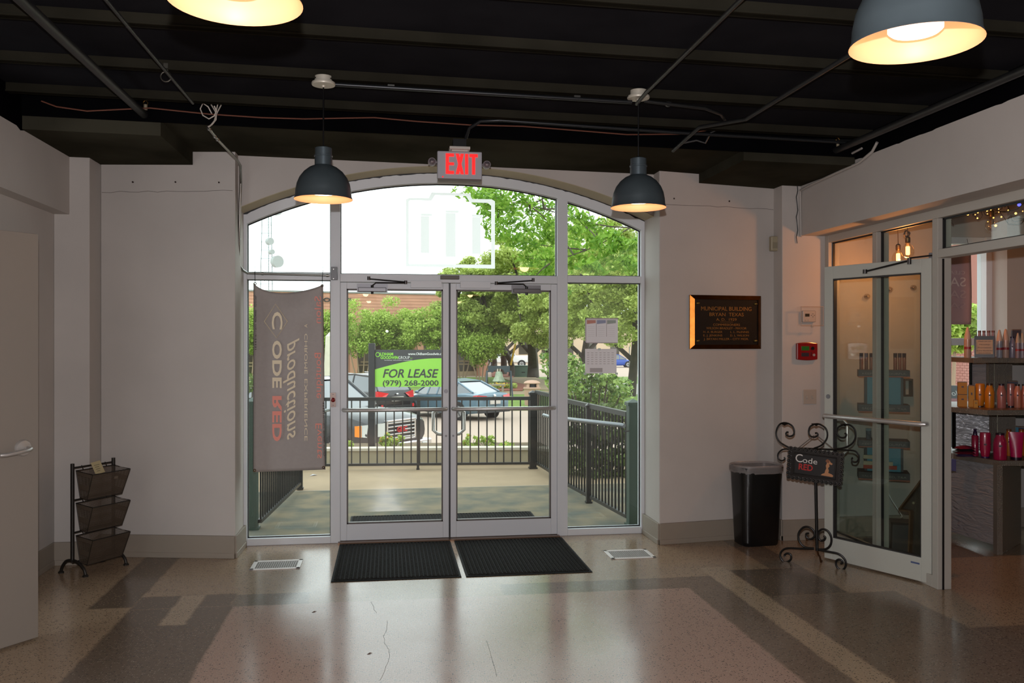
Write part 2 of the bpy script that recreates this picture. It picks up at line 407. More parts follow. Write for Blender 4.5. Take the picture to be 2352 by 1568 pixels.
# black gaskets round each light
def gasket(x0, x1, z0, z1, y=7.30, w=.007):
    b = MB(); b.box(x0, x1, y, y + .02, z0, z0 + w).box(x0, x1, y, y + .02, z1 - w, z1).box(x0, x0 + w, y, y + .02, z0, z1).box(x1 - w, x1, y, y + .02, z0, z1)
    return lp(b.build('gasket', GASKET), win)
for x0, x1, z0, z1 in [(-1.125, -.462, .055, 2.152), (1.516, 2.16, .055, 2.152)]:
    gasket(x0, x1, z0, z1); lp(MB().box(x0, x1, 7.31, 7.316, z0, z1).build('pane', GLASS), win)
def arch_pane(x0, x1, z0):
    n = 16; poly = [(x0, z0), (x1, z0)] + [(x1 + (x0 - x1) * i / n, arc_z(x1 + (x0 - x1) * i / n, 3.862)) for i in range(n + 1)]
    lp(MB().prism(poly, -.003, .003, front(0, 7.313, 0)).build('pane', GLASS), win)
    g = MB(); pts = poly[2:]
    g.tube([(x, 7.305, z - .004) for x, z in pts], .006, 6); g.box(x0, x1, 7.30, 7.32, z0, z0 + .007)
    g.box(x0, x0 + .007, 7.30, 7.32, z0, pts[-1][1]).box(x1 - .007, x1, 7.30, 7.32, z0, pts[0][1])
    lp(g.build('gasket', GASKET), win)
arch_pane(-1.125, -.462, 2.21); arch_pane(-.384, 1.426, 2.205); arch_pane(1.516, 2.16, 2.21)
lp(MB().box(-.40, 1.44, 7.2, 7.42, 0, .012).build('threshold', mat('bronze_threshold', '7a5f4c', .35, .8)), win)
# frosted building emblem on the fanlight
FROST = mat('frosted_film', 'd8dedb', .5)
fr = bpy.data.materials.new('frosted_film_thin'); fr.use_nodes = True; nt = fr.node_tree
mx = nt.nodes.new('ShaderNodeMixShader'); tl = nt.nodes.new('ShaderNodeBsdfTranslucent'); tl.inputs[0].default_value = (.95, .97, .97, 1)
nt.nodes['Principled BSDF'].inputs['Base Color'].default_value = (.86, .88, .88, 1); mx.inputs[0].default_value = .745
nt.links.new(nt.nodes['Principled BSDF'].outputs[0], mx.inputs[1]); nt.links.new(tl.outputs[0], mx.inputs[2]); nt.links.new(mx.outputs[0], nt.nodes['Material Output'].inputs[0])
def q(zx, zy): p = PY(920 + zx / 6.19, 420 + zy / 6.19, 7.306); return (p.x, p.z)
em = MB(); FM = front(0, 7.306, 0)
outer = [(75, 1185), (75, 235), (120, 213), (400, 213), (440, 135), (975, 150), (1020, 228), (1295, 232), (1342, 262), (1342, 1218)]
inner = [(118, 1150), (118, 262), (140, 245), (440, 252), (490, 172), (930, 187), (985, 275), (1240, 285), (1288, 325), (1288, 1162)]
n = len(outer); vv = [q(*p) for p in outer] + [q(*p) for p in inner]
em.add([(x, y, .0004) for x, y in vv], [(i, (i + 1) % n, n + (i + 1) % n, n + i) for i in range(n)], FM)
for cx, t, bt, w in [(347, 435, 1010, 60), (710, 390, 1065, 72), (1077, 450, 1022, 60)]:
    for bx in [(cx - w, cx + w, t + 36, bt - 12), (cx - w, cx + w * 1.65, t, t + 36), (cx - w * 1.65, cx + w * 1.65, bt - 12, bt)]:
        a = q(bx[0], bx[2]); c = q(bx[1], bx[3]); em.add([(a[0], a[1], .0004), (c[0], a[1], .0004), (c[0], c[1], .0004), (a[0], c[1], .0004)], [(0, 1, 2, 3)], FM)
lp(em.build('frosted_emblem', fr), win)

# ----- the two door leaves
def leaf(name, x0, x1, hinge_left, label):
    d = struct(empty(name, ((x0 + x1) / 2, 7.30, 0)), label); ya, yb = 7.275, 7.325
    z0, z1 = .014, 2.135
    def B(a, b_, c, e, nm='frame_bar', m=ALU, y0=ya, y1=yb): return lp(MB().box(a, b_, y0, y1, c, e).build(nm, m, bevel=.003), d)
    B(x0, x0 + .052, z0, z1, 'stile'); B(x1 - .052, x1, z0, z1, 'stile'); B(x0 + .052, x1 - .052, 2.083, z1, 'top_rail'); B(x0 + .052, x1 - .052, z0, .148, 'bottom_rail')
    lp(MB().box(x0 + .05, x1 - .05, 7.297, 7.303, .146, 2.085).build('pane', GLASS), d)
    g = MB(); X0, X1, Z0_, Z1_ = x0 + .052, x1 - .052, .148, 2.083
    g.box(X0, X1, 7.28, 7.32, Z0_, Z0_ + .012).box(X0, X1, 7.28, 7.32, Z1_ - .012, Z1_).box(X0, X0 + .01, 7.28, 7.32, Z0_, Z1_).box(X1 - .01, X1, 7.28, 7.32, Z0_, Z1_)
    lp(g.build('glazing_bead', mat('bead_brown', '57504c', .5)), d)
    # push bar across the leaf
    zb = 1.088; a, e = x0 + .025, x1 - .025
    lp(MB().tube([(a, ya + .004, zb), (a + .004, ya - .03, zb), (a + .03, ya - .05, zb), (e - .03, ya - .05, zb), (e - .004, ya - .03, zb), (e, ya + .004, zb)], .0165, 12).build('push_bar', STEEL, smooth=True), d)
    hx = (x1 - .026) if hinge_left else (x0 + .026); sgn = -1 if hinge_left else 1
    px_ = hx + sgn * .10
    lp(MB().tube([(hx, yb, 1.075), (hx + sgn * .06, yb + .05, 1.075), (px_, yb + .06, 1.05), (px_, yb + .06, .90), (hx + sgn * .06, yb + .05, .868), (hx, yb, .868)], .0145, 10).build('pull_handle', STEEL, smooth=True), d)
    lp(MB().tube([(hx, ya - .004, .862), (hx, ya + .002, .862)], .009, 12).build('bolt', ALUD), d)
    if hinge_left:
        k = lp(MB().tube([(hx, ya - .006, 1.235), (hx, ya + .002, 1.235)], .017, 16).build('lock_cylinder', ALUD, smooth=True), d)
    # closer: bracket plate, body, arms
    if hinge_left: c0, c1, e0, e1 = PY(820, 648, 7.27).x, PY(890, 648, 7.27).x, 860, 932
    else: c0, c1, e0, e1 = PY(1175, 648, 7.27).x, PY(1242, 648, 7.27).x, 1208, 1140
    cl = lp(MB().box(c0, c1, ya - .008, ya, 2.055, 2.125).build('closer_plate', ALUD), d)
    lp(MB().box(c0 + .01, c1 - .01, ya - .055, ya - .008, 2.058, 2.093).build('closer_body', mat('closer_grey', '5b5a5c', .35, .6), bevel=.004), d)
    cm = (c0 + c1) / 2; lp(MB().tube([(cm, ya - .03, 2.04), (cm, ya - .03, 2.112)], .012, 12).build('closer_spindle', BLKPL), d)
    ex = PY(e1, 650, 7.2).x; fx = PY(e1 - (85 if hinge_left else -85), 645, 7.25).x
    lp(MB().tube([(cm, ya - .03, 2.108), (cm + (.03 if hinge_left else -.03), ya - .04, 2.132), (ex, ya - .07, 2.130)], .006, 8).tube([(ex, ya - .07, 2.138), (fx, ya - .012, 2.165)], .006, 8).tube([(ex, ya - .07, 2.122), (ex, ya - .07, 2.15)], .013, 10).tube([(fx, ya - .012, 2.155), (fx, ya - .012, 2.185)], .013, 10).build('closer_arm', mat('closer_arm_metal', '4a4848', .3, .9), smooth=True), d)
    return d
leaf('door_1', -.384, .509, True, 'left leaf of the aluminium glass entrance doors'); leaf('door_2', .517, 1.426, False, 'right leaf of the aluminium glass entrance doors')
lp(MB().box(.506, .520, 7.27, 7.33, .012, 2.14).build('astragal', GASKET), win)
# sensor boxes, latch covers on the transom
b = MB().box(PY(1012, 630, 7.22).x, PY(1055, 630, 7.22).x, 7.215, 7.26, 2.166, 2.198)
tag(b.build('door_sensor', mat('sensor_grey', '5f5850', .5), bevel=.003), 'small grey sensor box on the transom above the door gap', 'sensor')
for (a, c, lab) in [(943, 1014, 'left'), (1057, 1126, 'right')]:
    x0, x1 = PY(a, 650, 7.26).x, PY(c, 650, 7.26).x
    o = MB().box(x0, x1, 7.235, 7.262, 2.095, 2.152).build('latch_cover', ALU, bevel=.002)
    tag(o, 'flat aluminium cover plate over the top of the %s entrance door' % lab, 'cover')

# ================================================================= SHOP FRONT (right)
sf = struct(empty('window_2', (3.66, 6.1, 0)), 'aluminium shop front with narrow side lights and transoms')
SX0, SX1 = 3.62, 3.72
ALUS = mat('warm_grey_aluminium', 'a9a49b', .45, .0)
def sbar(y0, y1, z0, z1, x0=SX0, x1=SX1, name='frame_bar', m=ALUS): return lp(MB().box(x0, x1, y0, y1, z0, z1).build(name, m, bevel=.003), sf)
sbar(6.78, 6.84, 0, 2.53)
for y in (6.09, 5.36, 4.36, 3.6): sbar(y - .03, y + .03, 0, 2.47)
sbar(2.9, 6.78, 2.47, 2.53)
sbar(4.39, 5.33, 2.205, 2.262)
for a, c in [(5.39, 6.06), (6.12, 6.78), (2.96, 3.57), (3.63, 4.33)]: sbar(a, c, 0, .08)
sbar(2.9, 2.96, 0, 2.47)
for a, c, z0, z1 in [(5.39, 6.06, .08, 2.47), (6.12, 6.78, .08, 2.47), (4.39, 5.33, 2.262, 2.47), (2.96, 3.57, .08, 2.47), (3.63, 4.33, .08, 2.47)]:
    lp(MB().box(3.672, 3.678, a, c, z0, z1).build('pane', GLASS), sf)
    g = MB(); 
    for xa, xb in ((3.655, 3.672),):
        g.box(xa, xb, a, a + .012, z0, z1).box(xa, xb, c - .012, c, z0, z1).box(xa, xb, a, c, z0, z0 + .01).box(xa, xb, a, c, z1 - .01, z1)
    lp(g.build('gasket', GASKET), sf)
lp(MB().box(3.652, 3.664, 5.324, 5.331, 0, 2.2).build('gasket', GASKET), sf)
# open shop door leaf (hinged at the middle mullion, swung back)
ph = Vector((3.655, 5.43, 0)); pe = Vector((3.305, 6.20, 0)); dv = pe - ph; wd = .86; ang = math.atan2(dv.y, dv.x)
sd = struct(empty('door_3', ph, ang), 'glass shop door with pale aluminium frame standing open')
def sdb(x0, x1, y0, y1, z0, z1, name, m=ALU, bevel=.003): return MB().box(x0, x1, y0, y1, z0, z1).build(name, m, sd, bevel=bevel)
ALUL = mat('pale_green_grey_aluminium', 'b4b5ac', .42, .0)
sdb(0, .075, -.022, .022, .012, 2.215, 'stile', ALUL); sdb(wd - .075, wd, -.022, .022, .012, 2.215, 'stile', ALUL)
sdb(.075, wd - .075, -.022, .022, 2.12, 2.215, 'top_rail', ALUL); sdb(.075, wd - .075, -.022, .022, .012, .175, 'bottom_rail', ALUL)
sdb(.07, wd - .07, -.003, .003, .17, 2.125, 'pane', GLASS, 0)
g = MB(); g.box(.075, .083, -.018, .018, .175, 2.12).box(wd - .083, wd - .075, -.018, .018, .175, 2.12).box(.075, wd - .075, -.018, .018, 2.11, 2.12).box(.075, wd - .075, -.018, .018, .175, .183)
g.build('glazing_bead', mat('bead_dark', '2c2a2a', .5), sd)
MB().tube([(.03, .02, 1.09), (.034, .05, 1.09), (.06, .068, 1.09), (wd - .05, .068, 1.09), (wd - .024, .05, 1.09), (wd - .02, .02, 1.09)], .0165, 12).build('push_bar', STEEL, sd, smooth=True)
MB().tube([(wd - .035, -.02, 1.06), (wd - .10, -.07, 1.06), (wd - .13, -.075, 1.03), (wd - .13, -.075, .83), (wd - .10, -.07, .80), (wd - .035, -.02, .80)], .012, 10).build('pull_handle', STEEL, sd, smooth=True)
MB().tube([(wd - .036, .02, 1.235), (wd - .036, .028, 1.235)], .017, 14).build('lock_cylinder', ALUD, sd)
MB().tube([(wd - .036, .02, .83), (wd - .036, .026, .83)], .009, 12).build('bolt', ALUD, sd)
MB().box(.085, .15, .0222, .0235, .125, .137).build('sticker', mat('blue_sticker', '4d5a80', .5), sd)
MB().tube([(.50, .035, 2.155), (.14, .055, 2.205)], .007, 8).tube([(.50, .035, 2.14), (.50, .035, 2.17)], .016, 10).tube([(.14, .055, 2.18), (.14, .055, 2.225)], .014, 10).tube([(.14, .055, 2.222), (-.05, .02, 2.232), (-.26, -.10, 2.24)], .006, 8).build('closer_arm', mat('closer_arm_metal', '4a4848', .3, .9), sd, smooth=True)
MB().box(-.03, .02, -.03, .02, 2.215, 2.25).build('pivot', ALUD, sd)
# shop window on the street
w3 = struct(empty('window_3', (5.1, 7.3, 0)), 'shop window on the street side with mid rail')
for bx in [(4.78, 4.83, 7.27, 7.35, .25, 2.6), (5.40, 5.46, 7.24, 7.37, .25, 2.6), (4.83, 5.40, 7.27, 7.35, 1.615, 1.68), (4.83, 5.40, 7.27, 7.35, .25, .32), (4.83, 5.40, 7.27, 7.35, 2.54, 2.6)]:
    lp(MB().box(*bx).build('frame_bar', ALU, bevel=.003), w3)
lp(MB().box(4.83, 5.40, 7.31, 7.316, .32, 1.615).build('pane', GLASS), w3); lp(MB().box(4.83, 5.40, 7.31, 7.316, 1.68, 2.54).build('pane', GLASS), w3)

# ================================================================= SIDE DOOR (left, ajar)
h = Vector((-2.445, 4.43, 0)); e = Vector((-1.918, 5.153, 0)); a4 = math.atan2((e - h).y, (e - h).x); L4 = (e - h).length
d4 = struct(empty('door_4', h, a4), 'plain taupe door on the left standing ajar')
DOORP = mat('taupe_door_paint', '857d74', .45)
MB().box(0, L4, 0, .044, .012, 2.245).build('door_leaf', DOORP, d4, bevel=.002)
hs = empty('handle', (L4 - .09, 0, 1.07)); hs.parent = d4
MB().lathe([(.0, -.0), (.046, .0), (.046, .006), (.04, .016), (.0, .022)], M=FRONT, n=24).build('rose', STEEL, hs, smooth=True)
MB().tube([(.014, -.01, -.004), (.014, -.05, -.004), (-.002, -.060, -.006), (-.06, -.064, -.014), (-.13, -.064, -.020), (-.155, -.052, -.020)], .0115, 10).build('lever', STEEL, hs, smooth=True)
fr4 = MB(); fr4.box(-2.62, -2.425, DY0 - .06, DY0 - .005, 0, DZ + .05).box(-2.62, -2.425, DY1, DY1 + .055, 0, DZ + .05).box(-2.62, -2.425, DY0 - .06, DY1 + .055, DZ, DZ + .05)
struct(fr4.build('trim_1', BASEP, bevel=.003), 'taupe door casing')
struct(MB().box(-3.6, -3.55, 3.9, 5.9, 0, 3.0).build('dark_room_sheet', BLACKP), 'black sheet standing in for the dark room behind the side door')  # flat black sheet; the darkness of the room behind is its colour
# ================================================================= PENDANT LAMPS
SHADE_OUT = mat('gunmetal_enamel', '4a5458', .38, .3, vary=(6, .15)); SHADE_IN = mat('white_enamel_inside', 'cfa280', .5)
WARM = (1.0, .60, .30)
def pendant(loc, rim_z, can_z, label, tilt=(0, 0), energy=2.5):
    t = empty('pendant_lamp', (loc[0], loc[1], rim_z)); H_ = can_z - rim_z
    MB.capb = MB.capt = False
    out = [(.1665, .0), (.160, .018), (.158, .05), (.150, .09), (.135, .125), (.11, .158), (.08, .182), (.05, .196)]
    inn = [(r - .004, z) for r, z in out]; inn[0] = (.1665, -.001)
    sh = MB().lathe(out, n=48).build('shade', SHADE_OUT, t, smooth=True)
    MB().lathe(inn[::-1], n=48).build('shade_lining', SHADE_IN, sh, smooth=True)
    MB.capb = MB.capt = True
    MB().lathe([(.05, .19), (.05, .245), (.053, .247), (.053, .254), (.048, .256), (.048, .295), (.03, .302), (.006, .31)], n=28).build('socket_neck', mat('dark_zinc', '59656b', .32, .6), t, smooth=True)
    MB().tube([(0, 0, .3), (0, 0, H_)], .0045, 8).build('cord', BLKPL, t)
    MB().lathe([(.008, H_ - .012), (.012, H_ - .002), (.065, H_ + .0), (.068, H_ + .006), (.066, H_ + .016), (.05, H_ + .018), (.05, H_ + .05)], n=32).build('canopy', mat('pewter', 'c2bdae', .4, .2), t, smooth=True)
    MB().lathe([(.0, .028), (.06, .030), (.069, .038), (.069, .052), (.045, .10), (.022, .15), (.022, .19)], n=28).build('bulb', mat('lamp_bulb_lit', 'ffffff', .5, emit=('fff0e0', 2.6)), t, smooth=True)
    li = bpy.data.lights.new('lamp_light', 'POINT'); li.energy = energy; li.color = WARM; li.shadow_soft_size = .05
    lo = bpy.data.objects.new('lamp_light', li); COL.objects.link(lo); lo.location = (0, 0, .012); lo.parent = t
    if tilt != (0, 0): pass
    tag(t, label, 'lamp', 'dome pendant lamps'); return t
P0 = pendant((-.366, 5.12), 2.468, 3.125, 'gunmetal dome pendant hanging before the left of the arched window')
def pcopy(x, y, rz, lab): 
    return copy_tree(P0, None, (x, y, rz), None, lab)
pcopy(1.50, 5.10, 2.458, 'gunmetal dome pendant hanging just right of the red exit sign')
pcopy(-.38, 2.27, 2.505, 'gunmetal dome pendant cut off by the top edge, upper left, close by')
p4 = pcopy(1.389, 2.14, 2.44, 'large close gunmetal dome pendant at upper right showing its bright bulb'); 
for k, (x, y) in enumerate([(-.38, -.8), (1.45, -.8), (-.38, -3.4), (1.45, -3.4)]):
    pcopy(x, y, 2.47, ['gunmetal dome pendant over the hall behind the viewer, left', 'gunmetal dome pendant over the hall behind the viewer, right', 'rearmost left gunmetal dome pendant', 'rearmost right gunmetal dome pendant'][k])

# ================================================================= EXIT SIGN
ey = 5.93; a = PY(1004, 348, ey); c = PY(1106, 414, ey); cx = (a.x + c.x) / 2; w2 = (c.x - a.x) / 2; zb = c.z; zt = a.z
ex = empty('exit_sign', (cx, ey, zb)); tag(ex, 'grey exit sign with glowing red letters under the ceiling', 'sign')
hh = zt - zb
MB().box(-w2, w2, -.03, .015, .0, hh).build('housing', mat('exit_grey', 'a2a2a8', .5), ex, bevel=.006)
MB().box(-w2 + .004, w2 - .004, -.028, .02, -.012, .002).build('base_strip', mat('exit_brown', '564a42', .5), ex)
RED = mat('exit_red_lit', 'ff2020', .5, emit=('ff1614', 1.0))
lw = .062; gap = .016; x0 = -.055 - .0; lh = hh * .74; lz = hh * .17; st = .021
def pr(poly, name='letter'): MB().prism(poly, .031, .034, front(0, 0, 0)).build(name, RED, ex)
xs_ = [-.095, -.028, .036, .062]
x = xs_[0]; w = .056
pr([(x, lz), (x + w, lz), (x + w, lz + st), (x + st, lz + st), (x + st, lz + lh * .43), (x + w, lz + lh * .43), (x + w, lz + lh * .56), (x + st, lz + lh * .56), (x + st, lz + lh - st), (x + w, lz + lh - st), (x + w, lz + lh), (x, lz + lh)])
x = xs_[1]; m_ = lz + lh / 2
pr([(x, lz), (x + .022, lz), (x + w / 2, m_ - .045), (x + w - .022, lz), (x + w, lz), (x + w / 2 + .011, m_), (x + w, lz + lh), (x + w - .022, lz + lh), (x + w / 2, m_ + .045), (x + .022, lz + lh), (x, lz + lh), (x + w / 2 - .011, m_)])
x = xs_[2]; pr([(x, lz), (x + st, lz), (x + st, lz + lh), (x, lz + lh)])
x = xs_[3] + .004; pr([(x + .0175, lz), (x + .0385, lz), (x + .0385, lz + lh - st), (x + w, lz + lh - st), (x + w, lz + lh), (x, lz + lh), (x, lz + lh - st), (x + .0175, lz + lh - st)])
MB().ball((-.115, -.03, .012), .005, 8, 6).build('indicator', RED, ex)
MB().box(-.07, .07, -.05, .03, hh + .012, hh + .03).box(-.055, .055, -.03, .015, hh, hh + .012).build('mount_plate', WHITEPL, ex, bevel=.002)
MB().box(-.045, .045, -.03, .05, hh + .03, hh + .085).build('junction_box', BLKPL, ex)
for s_, zz in ((-1, .115), (1, .105)):
    hd = MB().tube([(s_ * w2, 0, zz), (s_ * (w2 + .02), 0, zz)], .012, 10).tube([(s_ * (w2 + .035), .012, zz), (s_ * (w2 + .035), -.02, zz)], .027, 20).build('lamp_head', mat('lamp_head_grey', '6a6062', .35), ex, smooth=True)
    MB().ball((s_ * (w2 + .035), -.022, zz), .02, 12, 8).build('lamp_lens', mat('lamp_lens', '8d8488', .08, .6), hd, smooth=True)

# ================================================================= CEILING PIPES, CONDUITS, WIRES
PIPE = mat('black_pipe_paint', '1e1f1f', .45, vary=(5, .2))
def run(name, pts, r, m, label, cat, n=10, smooth=True, group=None):
    p0 = Vector(pts[0]); o = MB().tube([Vector(p) - p0 for p in pts], r, n).build(name, m, None, p0, smooth=smooth)
    return tag(o, label, cat, group)
def zc(x, z=3.1): return z + ZC * x
sprk = mat('sprinkler_white', 'b5a98e', .3, .5)
def sprinkler(x, y, z, label):
    t = empty('sprinkler', (x, y, z)); tag(t, label, 'sprinkler')
    MB().tube([(0, 0, 0), (0, 0, .035)], .012, 10).build('fitting', sprk, t, smooth=True)
    MB().tube([(-.01, 0, .03), (-.014, 0, .05), (0, 0, .065)], .003, 6).tube([(.01, 0, .03), (.014, 0, .05), (0, 0, .065)], .003, 6).build('yoke', BRASS, t)
    MB().tube([(0, 0, .065), (0, 0, .068)], .017, 12).build('deflector', BRASS, t)
run('sprinkler_pipe', [(-1.57, -4, zc(-1.57, 3.1)), (-1.57, 5.95, zc(-1.57, 3.1))], .026, PIPE, 'black sprinkler pipe running front to back at the upper left', 'pipe', 12)
run('sprinkler_pipe', [(3.24, -4, zc(3.24, 3.1)), (3.24, 5.96, zc(3.24, 3.1))], .024, PIPE, 'black sprinkler pipe just above the right white beam', 'pipe', 12)
sprinkler(-1.555, 5.93, zc(-1.55, 3.125), 'small upright sprinkler head at the end of the upper left pipe')
sprinkler(3.24, 5.93, zc(3.24, 3.12), 'small upright sprinkler head above the right white beam')
run('conduit', [(-1.2, -4, zc(-1.2, 3.10)), (-1.2, 4.3, zc(-1.2, 3.10)), (-1.19, 5.6, zc(-1.2, 3.10))], .009, PIPE, 'thin black conduit right of the upper left sprinkler pipe', 'pipe')
run('conduit', [(1.5, 5.14, zc(1.5, 3.12)), (1.49, 4.9, zc(1.5, 3.125)), (1.45, -4, zc(1.5, 3.125))], .011, PIPE, 'thin black conduit running back from the right window pendant', 'pipe')
run('conduit', [(2.28, -4, zc(2.28, 3.11)), (2.27, 5.3, zc(2.28, 3.11)), (2.05, 5.55, zc(2.2, 3.11)), (2.02, 6.0, zc(2.2, 3.05))], .013, PIPE, 'black conduit running front to back left of the near right pendant', 'pipe')
run('conduit', [(-.33, 5.14, 3.14), (1.47, 5.14, 3.105)], .012, mat('dark_conduit', '2e3032', .35, .6), 'dark conduit joining the canopies of the two window pendants', 'pipe')
run('conduit', [(1.55, 5.14, 3.115), (1.95, 5.18, zc(2, 3.13)), (2.1, 5.3, zc(2, 3.13)), (2.22, 5.5, zc(2, 3.13))], .010, PIPE, 'short black conduit right of the right window pendant', 'pipe')
run('conduit', [(.53, 5.95, 3.04), (.55, 5.9, 3.10), (.62, 5.84, 3.135), (.75, 5.82, 3.14), (2.05, 5.85, 3.105), (3.3, 5.86, 3.08)], .012, mat('dark_conduit', '2e3032', .35, .6), 'dark conduit bending down to the exit sign', 'pipe')
for (x, y, z, r_, lab) in [(.02, 5.14, 3.145, .02, 'small black strap on the pendant conduit, nearer the left pendant'), (1.13, 5.14, 3.125, .02, 'small black strap on the pendant conduit, nearer the right pendant'), (.97, 5.83, 3.145, .02, 'small black strap holding the exit sign conduit'), (1.72, 5.2, 3.12, .018, 'small black strap on the short conduit right of the right window pendant')]:
    o = MB().tube([(0, -.009, 0), (0, .009, 0)], r_, 12).box(-.005, .005, -.008, .008, 0, .045).box(-.014, .014, -.01, .01, .03, .045).build('conduit_strap', GALV if 'pendant conduit' in lab else PIPE, None, (x, y, z)); tag(o, lab, 'strap')
pts = []
rr = random.Random(9)
for px, py in [(95, 232), (130, 245), (200, 255), (300, 250), (345, 248), (480, 262), (600, 270), (700, 273), (800, 271), (860, 270), (960, 279), (1080, 287), (1200, 290), (1330, 300), (1440, 309), (1560, 308), (1620, 300), (1660, 285)]:
    pts.append(PY(px, py, 5.9))
run('cable', pts, .0045, mat('rust_brown_cable', '6a3d2c', .6), 'rust brown cable sagging across the ceiling before the window', 'cable', 6)
pts = [PY(1560, 330, 5.93), PY(1600, 322, 5.9), PY(1620, 328, 5.88), PY(1632, 305, 5.85), PY(1660, 292, 5.85), PY(1690, 285, 5.8), PY(1725, 262, 5.7)]
run('cable', pts, .008, PIPE, 'black flexible cable looping beside the right ceiling conduit', 'cable', 8)
run('cable', [PY(1660, 309, 5.95), PY(1700, 312, 5.95), PY(1800, 318, 5.95), PY(1960, 322, 5.95)], .004, PIPE, 'thin black cable over the right part of the bulkhead', 'cable', 6)
# hook ring hanging from the joist
o = MB().tube([(.028 * math.cos(k * PI / 8), 0, .028 * math.sin(k * PI / 8)) for k in range(16)], .0035, 6, closed=True).box(-.012, .012, -.004, .004, .025, .075).build('pipe_hanger', mat('dull_zinc', '5a5850', .4, .7), None, PY(381, 176, 5.1)); tag(o, 'small ring hanger under the joist near the upper left pipes', 'hanger')
# silver conduit coming down by the window, with cable loops
cp = [PY(478, 292, 5.92), PY(500, 320, 6.14), PY(542, 364, 6.62), PY(552, 380, 6.78), PY(553, 420, 6.93), PY(551, 470, 6.97), PY(549, 560, 7.03), PY(548, 590, 7.08), PY(550, 610, 7.12), PY(557, 620, 7.17), PY(568, 627, 7.235), PY(600, 628, 7.235), PY(757, 632, 7.235)]
cm_ = []
for i in range(len(cp) - 1): cm_ += [cp[i], cp[i].lerp(cp[i + 1], .5)]
cm_.append(cp[-1])
g0 = empty('conduit', cp[0]); tag(g0, 'shiny metal conduit bending down the left window reveal and along the transom', 'pipe')
lp(MB().tube(cm_, .0105, 12).build('tube', GALV, smooth=True), g0)
for px, py, y in [(481, 296, 5.95), (494, 313, 6.08), (500, 320, 6.14), (549, 548, 7.03), (603, 628, 7.235), (752, 632, 7.235)]:
    q0 = PY(px, py, y); d_ = Vector((.02, .06, -.1)).normalized() if y < 6.6 else (Vector((0, 0, 1)) if py == 548 else Vector((1, 0, 0)))
    lp(MB().tube([q0 - d_ * .008, q0 + d_ * .008], .0145, 12).build('coupling', GALV, smooth=True), g0)
jb = PY(768, 628, 7.22); o = MB().box(-.026, .026, -.03, .02, -.052, .052).build('switch_box', mat('box_grey', '57585a', .4, .4), None, jb, bevel=.002)
tag(o, 'small grey metal box on the left door mullion at transom height', 'box')
for px, py in [(766, 618), (766, 640)]:
    s0 = PY(px, py, 7.19) - jb; MB().tube([s0, s0 + Vector((0, -.003, 0))], .004, 8).build('screw', STEEL, o)
wl_ = [[(487, 262), (478, 245), (466, 237), (460, 250), (466, 265), (480, 273), (492, 266), (497, 255), (492, 243)], [(485, 240), (494, 255), (497, 264), (496, 275), (488, 285), (479, 292)], [(500, 240), (495, 262), (494, 275), (486, 286), (478, 291)], [(508, 241), (500, 256), (495, 268), (492, 278), (482, 290)]]
cb = empty('cable_loop', PY(480, 265, 5.93)); tag(cb, 'pale cables looping out of the top of the silver conduit', 'cable')
for w_ in wl_: lp(MB().tube([PY(px, py, 5.93 - .1 * (i / len(w_))) for i, (px, py) in enumerate(w_)], .004, 6).build('cable', mat('pale_cable', 'c5bcb0', .5), smooth=True), cb)
# red push button on the mullion
rb = PY(765, 918, 7.25); t = empty('push_button', rb); tag(t, 'red round push button on a small steel plate on the left mullion', 'button')
MB().box(-.022, .022, -.003, .008, -.058, .058).build('plate', mat('steel_plate', '6e625c', .3, .9), t)
MB().ball((0, -.006, 0), .019, 18, 10).build('button', REDPL, t, smooth=True)
for z in (-.045, .045): MB().ball((0, -.003, z), .004, 8, 6).build('screw', STEEL, t)

# ================================================================= BANNER in the left light
by = 7.19; tl, tr_, bl, br = PY(583, 649, by), PY(742, 652, by), PY(582, 1084, by), PY(747, 1078, by)
def bpos(u, v):
    top = tl.lerp(tr_, u); bot = bl.lerp(br, u); p = top.lerp(bot, v)
    sag = (4 * u * (1 - u)) ** .7 * .085 * (1 - v) ** 6 * (1.15 - .5 * u); p.z -= sag
    p.y += -.022 * math.sin(PI * u) * math.exp(-((v - .12) / .12) ** 2) + .010 * math.sin(5 * u + 7 * v) * (1 - v) + .012 * math.exp(-((u - .75) / .12) ** 2 - ((v - .26) / .05) ** 2)
    return p
bn = empty('hanging_banner', ((tl.x + tr_.x) / 2, by, tl.z)); tag(bn, 'grey hanging banner with mirrored see-through lettering in the left window', 'banner')
vin = mat('grey_vinyl', 'a09995', .55, vary=(40, .05))
bo = lp(MB().grid(bpos, 26, 60).build('cloth', vin, smooth=True, ang=80), bn)
so = bo.modifiers.new('thick', 'SOLIDIFY'); so.thickness = .0012
lp(MB().tube([bpos(0, j / 30) + Vector((-.001, 0, 0)) for j in range(31)], .0022, 6).tube([bpos(1, j / 30) for j in range(31)], .0018, 6).build('hem', mat('dark_hem', '2b2827', .7)), bn)
BG = mat('banner_beige_print', 'e6d9bc', .6); BR = mat('banner_red_print', 'ea9484', .6); BK = mat('banner_black_print', '262324', .6)
